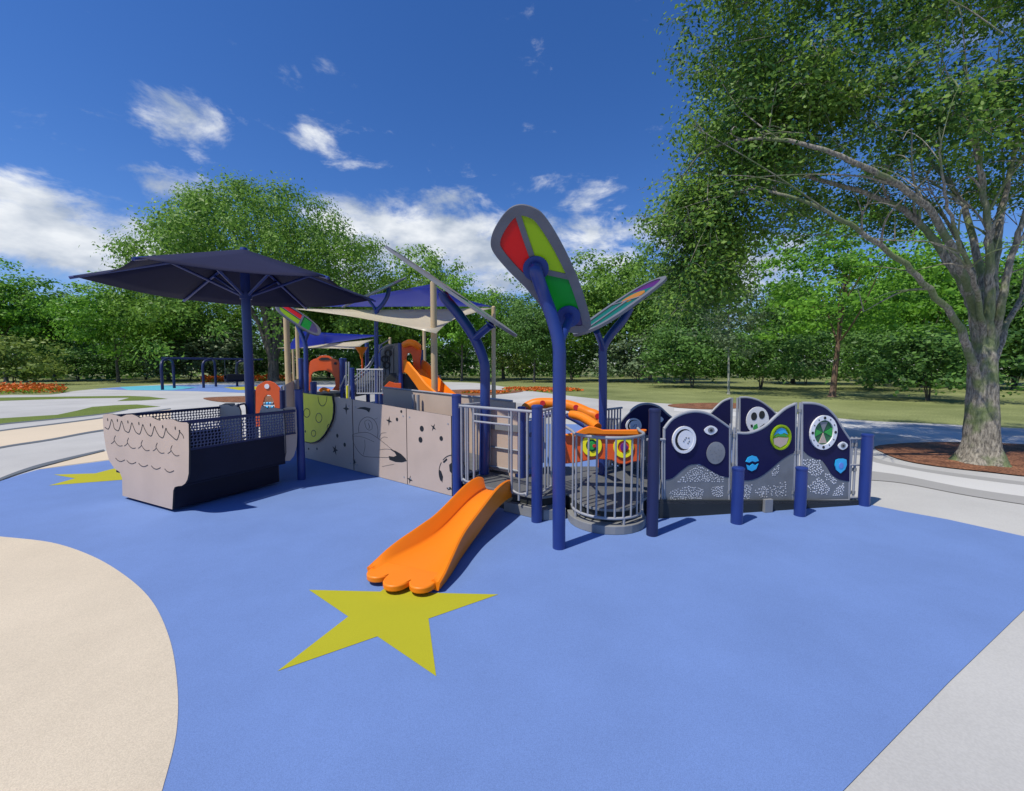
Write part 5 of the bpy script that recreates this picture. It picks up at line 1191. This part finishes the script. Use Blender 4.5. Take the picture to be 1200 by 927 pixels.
# leaf masses (centre, radii, clumps)
mass = [((4.05, 8.6, 4.9), (1.15, 1.3, 2.0), 75), ((3.6, 8.4, 3.6), (.62, .9, 1.2), 24), ((4.8, 8.4, 6.7), (1.9, 1.7, 1.2), 62), ((4.3, 8.0, 8.4), (2.0, 1.8, 1.3), 44), ((7.0, 8.0, 8.3), (2.8, 2.2, 1.2), 52), ((9.8, 8.0, 8.6), (2.6, 2.5, 1.5), 44), ((8.2, 10.4, 6.6), (2.6, 1.3, 1.6), 30), ((11.4, 8.8, 6.5), (1.3, 2.0, 2.0), 24), ((6.6, 9.6, 5.4), (1.3, 1.0, .8), 12), ((7.4, 7.2, 10.2), (3.5, 2.6, 1.2), 30), ((6.6, 7.0, 5.7), (1.3, .9, .55), 16), ((8.2, 6.7, 6.0), (1.4, .9, .6), 18), ((10.6, 7.2, 6.2), (1.2, 1.2, .8), 16), ((9.3, 9.3, 5.4), (1.8, .9, .9), 14), ((5.5, 7.4, 6.3), (1.2, .7, .8), 22), ((4.4, 7.6, 5.9), (.9, .7, .9), 16), ((4.0, 8.9, 3.4), (.7, .8, .7), 12)]
g = np.random.default_rng(21); cl = []
for c, R, n in mass:
    cl.append(ell_pts(g, n, R, .45)+np.array(c))
cl = np.concatenate(cl)
npos = np.array([tuple(p) for p, r in nodes]); leaf_pts = []; leaf_out = []
todo = list(range(len(cl))); npl = [np.array(p) for p, r in nodes]
best = np.min(np.linalg.norm(cl[:, None, :]-npos[None], axis=2), axis=1)
while todo:
    ci = min(todo, key=lambda i: best[i]); todo.remove(ci); c = cl[ci]
    d = np.linalg.norm(np.array(npl)-c, axis=1); k = int(np.argmin(d)); s0, r0 = nodes[k]; C_ = Vector(c)
    m1 = s0+(C_-s0)*.5+Vector((rr.gauss(0, .12), rr.gauss(0, .12), .10*(C_-s0).length*rr.random())); lp = smooth_path([s0, m1, C_], 4)
    ra = min(r0*.75, .010+.012*(C_-s0).length); b.tube(lp, [ra*(1-.75*i/(len(lp)-1)) for i in range(len(lp))], bark, 6)
    for i in range(2, len(lp), 2):
        nodes.append((lp[i], ra*(1-.7*i/(len(lp)-1)))); npl.append(np.array(lp[i])); best = np.minimum(best, np.linalg.norm(cl-np.array(lp[i]), axis=1))
    for q in range(6):      # twigs with leaves along them
        st_ = lp[rr.randrange(3, len(lp))]; e = C_+Vector((rr.gauss(0, .34), rr.gauss(0, .34), rr.gauss(-.10, .26))); b.tube([st_, (st_+e)/2+Vector((0, 0, .03)), e], [.006, .0045, .002], bark, 4)
        for w in range(9):
            t_ = rr.uniform(.35, 1.05); p = st_+(e-st_)*t_; leaf_pts.append((p.x+rr.gauss(0, .06), p.y+rr.gauss(0, .06), p.z+rr.gauss(-.02, .06))); leaf_out.append(tuple((p-C_)*2+Vector((-.2, -.3, .4))))
    for w in range(int(rr.uniform(130, 260))): 
        q_ = Vector((rr.gauss(0, .24), rr.gauss(0, .24), rr.gauss(-.05, .17))); leaf_pts.append(tuple(C_+q_)); leaf_out.append(tuple(q_*2.5+Vector((-.2, -.3, .4))))
b.build('limbs', bt, smooth=60)
o = leaf_cloud(np.array(leaf_pts), .082, M['leaf_near'], 'crown', bt, tuple(bt['_o']), .35, .55, 9, out=np.array(leaf_out), loose=1.0)
#WORLD
# ------------------------------------------------------------------ light, sky, camera
SX, SY = .45, .34          # shadow of a 1 m upright, metres right / away
sun_dir = Vector((-SX, -SY, 1)).normalized()
el = math.asin(sun_dir.z); az = math.atan2(sun_dir.x, sun_dir.y)
sd = bpy.data.lights.new('sun', 'SUN'); sd.energy = 4.5; sd.angle = math.radians(.6); sd.color = (1, .94, .83)
so = bpy.data.objects.new('sun', sd); col.objects.link(so); so.rotation_euler = sun_dir.to_track_quat('Z', 'Y').to_euler(); so.location = (0, 0, 30)
wd = bpy.data.worlds.new('World'); sc.world = wd; wd.use_nodes = True; nt = wd.node_tree; L = nt.links.new
bg = nt.nodes['Background']; bg.inputs['Strength'].default_value = .125
sky = nt.nodes.new('ShaderNodeTexSky'); sky.sky_type = 'NISHITA'; sky.sun_disc = False; sky.sun_elevation = el; sky.sun_rotation = az
sky.air_density = 1.0; sky.dust_density = .3; sky.ozone_density = 3.0
hs = nt.nodes.new('ShaderNodeHueSaturation'); hs.inputs['Saturation'].default_value = 1.25; hs.inputs['Value'].default_value = .78
L(sky.outputs[0], hs.inputs['Color'])
tint = nt.nodes.new('ShaderNodeMix'); tint.data_type = 'RGBA'; tint.blend_type = 'MULTIPLY'; tint.inputs[0].default_value = 1; tint.inputs[7].default_value = (.94, 1.02, 1.36, 1); L(hs.outputs[0], tint.inputs[6])
tc = nt.nodes.new('ShaderNodeTexCoord')
def math_(op, a, c=None, clamp=False):
    n = nt.nodes.new('ShaderNodeMath'); n.operation = op; n.use_clamp = clamp
    for i, v in enumerate((a, c)):
        if v is None: continue
        if isinstance(v, (int, float)): n.inputs[i].default_value = v
        else: L(v, n.inputs[i])
    return n.outputs[0]
nz = nt.nodes.new('ShaderNodeTexNoise'); nz.inputs['Scale'].default_value = 7; nz.inputs['Detail'].default_value = 9; nz.inputs['Roughness'].default_value = .62; nz.inputs['Distortion'].default_value = .25
mpn = nt.nodes.new('ShaderNodeMapping'); mpn.inputs['Scale'].default_value = (1, 1, 2.1); L(tc.outputs['Generated'], mpn.inputs['Vector']); L(mpn.outputs[0], nz.inputs['Vector'])
clouds = [  # where the clouds stand: (px, py, half width, half height, weight)
 (30, 270, 120, 50, .40), (100, 298, 110, 30, .42), (30, 218, 60, 26, .36), (150, 250, 50, 26, .24), (222, 136, 66, 36, .55), (372, 160, 36, 30, .46), (212, 218, 48, 22, .36), (470, 258, 90, 46, .44), (560, 305, 130, 40, .30), (700, 250, 110, 50, .22), (330, 330, 140, 50, .30), (880, 300, 150, 60, .30), (640, 330, 400, 60, .25), (60, 170, 140, 30, .14), (500, 200, 120, 24, .10), (300, 30, 200, 40, .12)]
acc = None
for (px, py, rx, ry, wt) in clouds:
    d = ray(px, py).normalized(); dr = ray(px+rx, py).normalized(); du = ray(px, py-ry).normalized()
    ex = (dr-d); ax_ = ex.length; ex.normalize(); ey = (du-d); ay_ = ey.length; ey.normalize()
    sb = nt.nodes.new('ShaderNodeVectorMath'); sb.operation = 'SUBTRACT'; L(tc.outputs['Generated'], sb.inputs[0]); sb.inputs[1].default_value = d
    q = []
    for e_, s_ in ((ex, ax_), (ey, ay_)):
        dt = nt.nodes.new('ShaderNodeVectorMath'); dt.operation = 'DOT_PRODUCT'; L(sb.outputs[0], dt.inputs[0]); dt.inputs[1].default_value = e_
        k = math_('DIVIDE', dt.outputs['Value'], s_); q.append(math_('MULTIPLY', k, k))
    # stays on its own side of the sky
    dd = nt.nodes.new('ShaderNodeVectorMath'); dd.operation = 'DOT_PRODUCT'; L(tc.outputs['Generated'], dd.inputs[0]); dd.inputs[1].default_value = d
    fr = math_('GREATER_THAN', dd.outputs['Value'], .2)
    r2 = math_('ADD', q[0], q[1]); f = math_('MULTIPLY', math_('MULTIPLY', math_('POWER', 2.718, math_('MULTIPLY', r2, -1.0)), wt), fr)
    acc = f if acc is None else math_('ADD', acc, f)
dens = math_('ADD', math_('SUBTRACT', math_('MULTIPLY', nz.outputs['Fac'], 1.55), .28), acc)
mr = nt.nodes.new('ShaderNodeMapRange'); mr.interpolation_type = 'SMOOTHSTEP'; mr.inputs['From Min'].default_value = .70; mr.inputs['From Max'].default_value = 1.10; L(dens, mr.inputs['Value'])
# cloud tone: bright tops, greyer thick bases
nz2 = nt.nodes.new('ShaderNodeTexNoise'); nz2.inputs['Scale'].default_value = 9; nz2.inputs['Detail'].default_value = 6; L(mpn.outputs[0], nz2.inputs['Vector'])
cr_ = nt.nodes.new('ShaderNodeValToRGB'); cr_.color_ramp.elements[0].position = .38; cr_.color_ramp.elements[1].position = .62
cr_.color_ramp.elements[0].color = (3.4, 4.0, 5.0, 1); cr_.color_ramp.elements[1].color = (6.9, 7.2, 7.6, 1); L(nz2.outputs['Fac'], cr_.inputs['Fac'])
mxc = nt.nodes.new('ShaderNodeMix'); mxc.data_type = 'RGBA'; L(mr.outputs[0], mxc.inputs[0]); L(tint.outputs[2], mxc.inputs[6]); L(cr_.outputs[0], mxc.inputs[7])
L(mxc.outputs[2], bg.inputs['Color'])
cd = bpy.data.cameras.new('camera'); co = bpy.data.objects.new('camera', cd); col.objects.link(co); sc.camera = co
co.location = EYE; co.rotation_euler = (math.pi/2-PIT, 0, 0); cd.sensor_width = 36; cd.sensor_fit = 'HORIZONTAL'; cd.lens = 36*F/1200; cd.clip_start = .05; cd.clip_end = 1000
sc.view_settings.view_transform = 'Standard'; sc.view_settings.look = 'None'; sc.view_settings.exposure = 0; sc.view_settings.gamma = 1; sc.view_settings.use_curve_mapping = False
sc.cycles.max_bounces = 6; sc.cycles.diffuse_bounces = 3; sc.cycles.transparent_max_bounces = 8
try: sc.cycles.use_denoising = True
except Exception: pass
for o in bpy.data.objects:
    if '_o' in o: del o['_o']
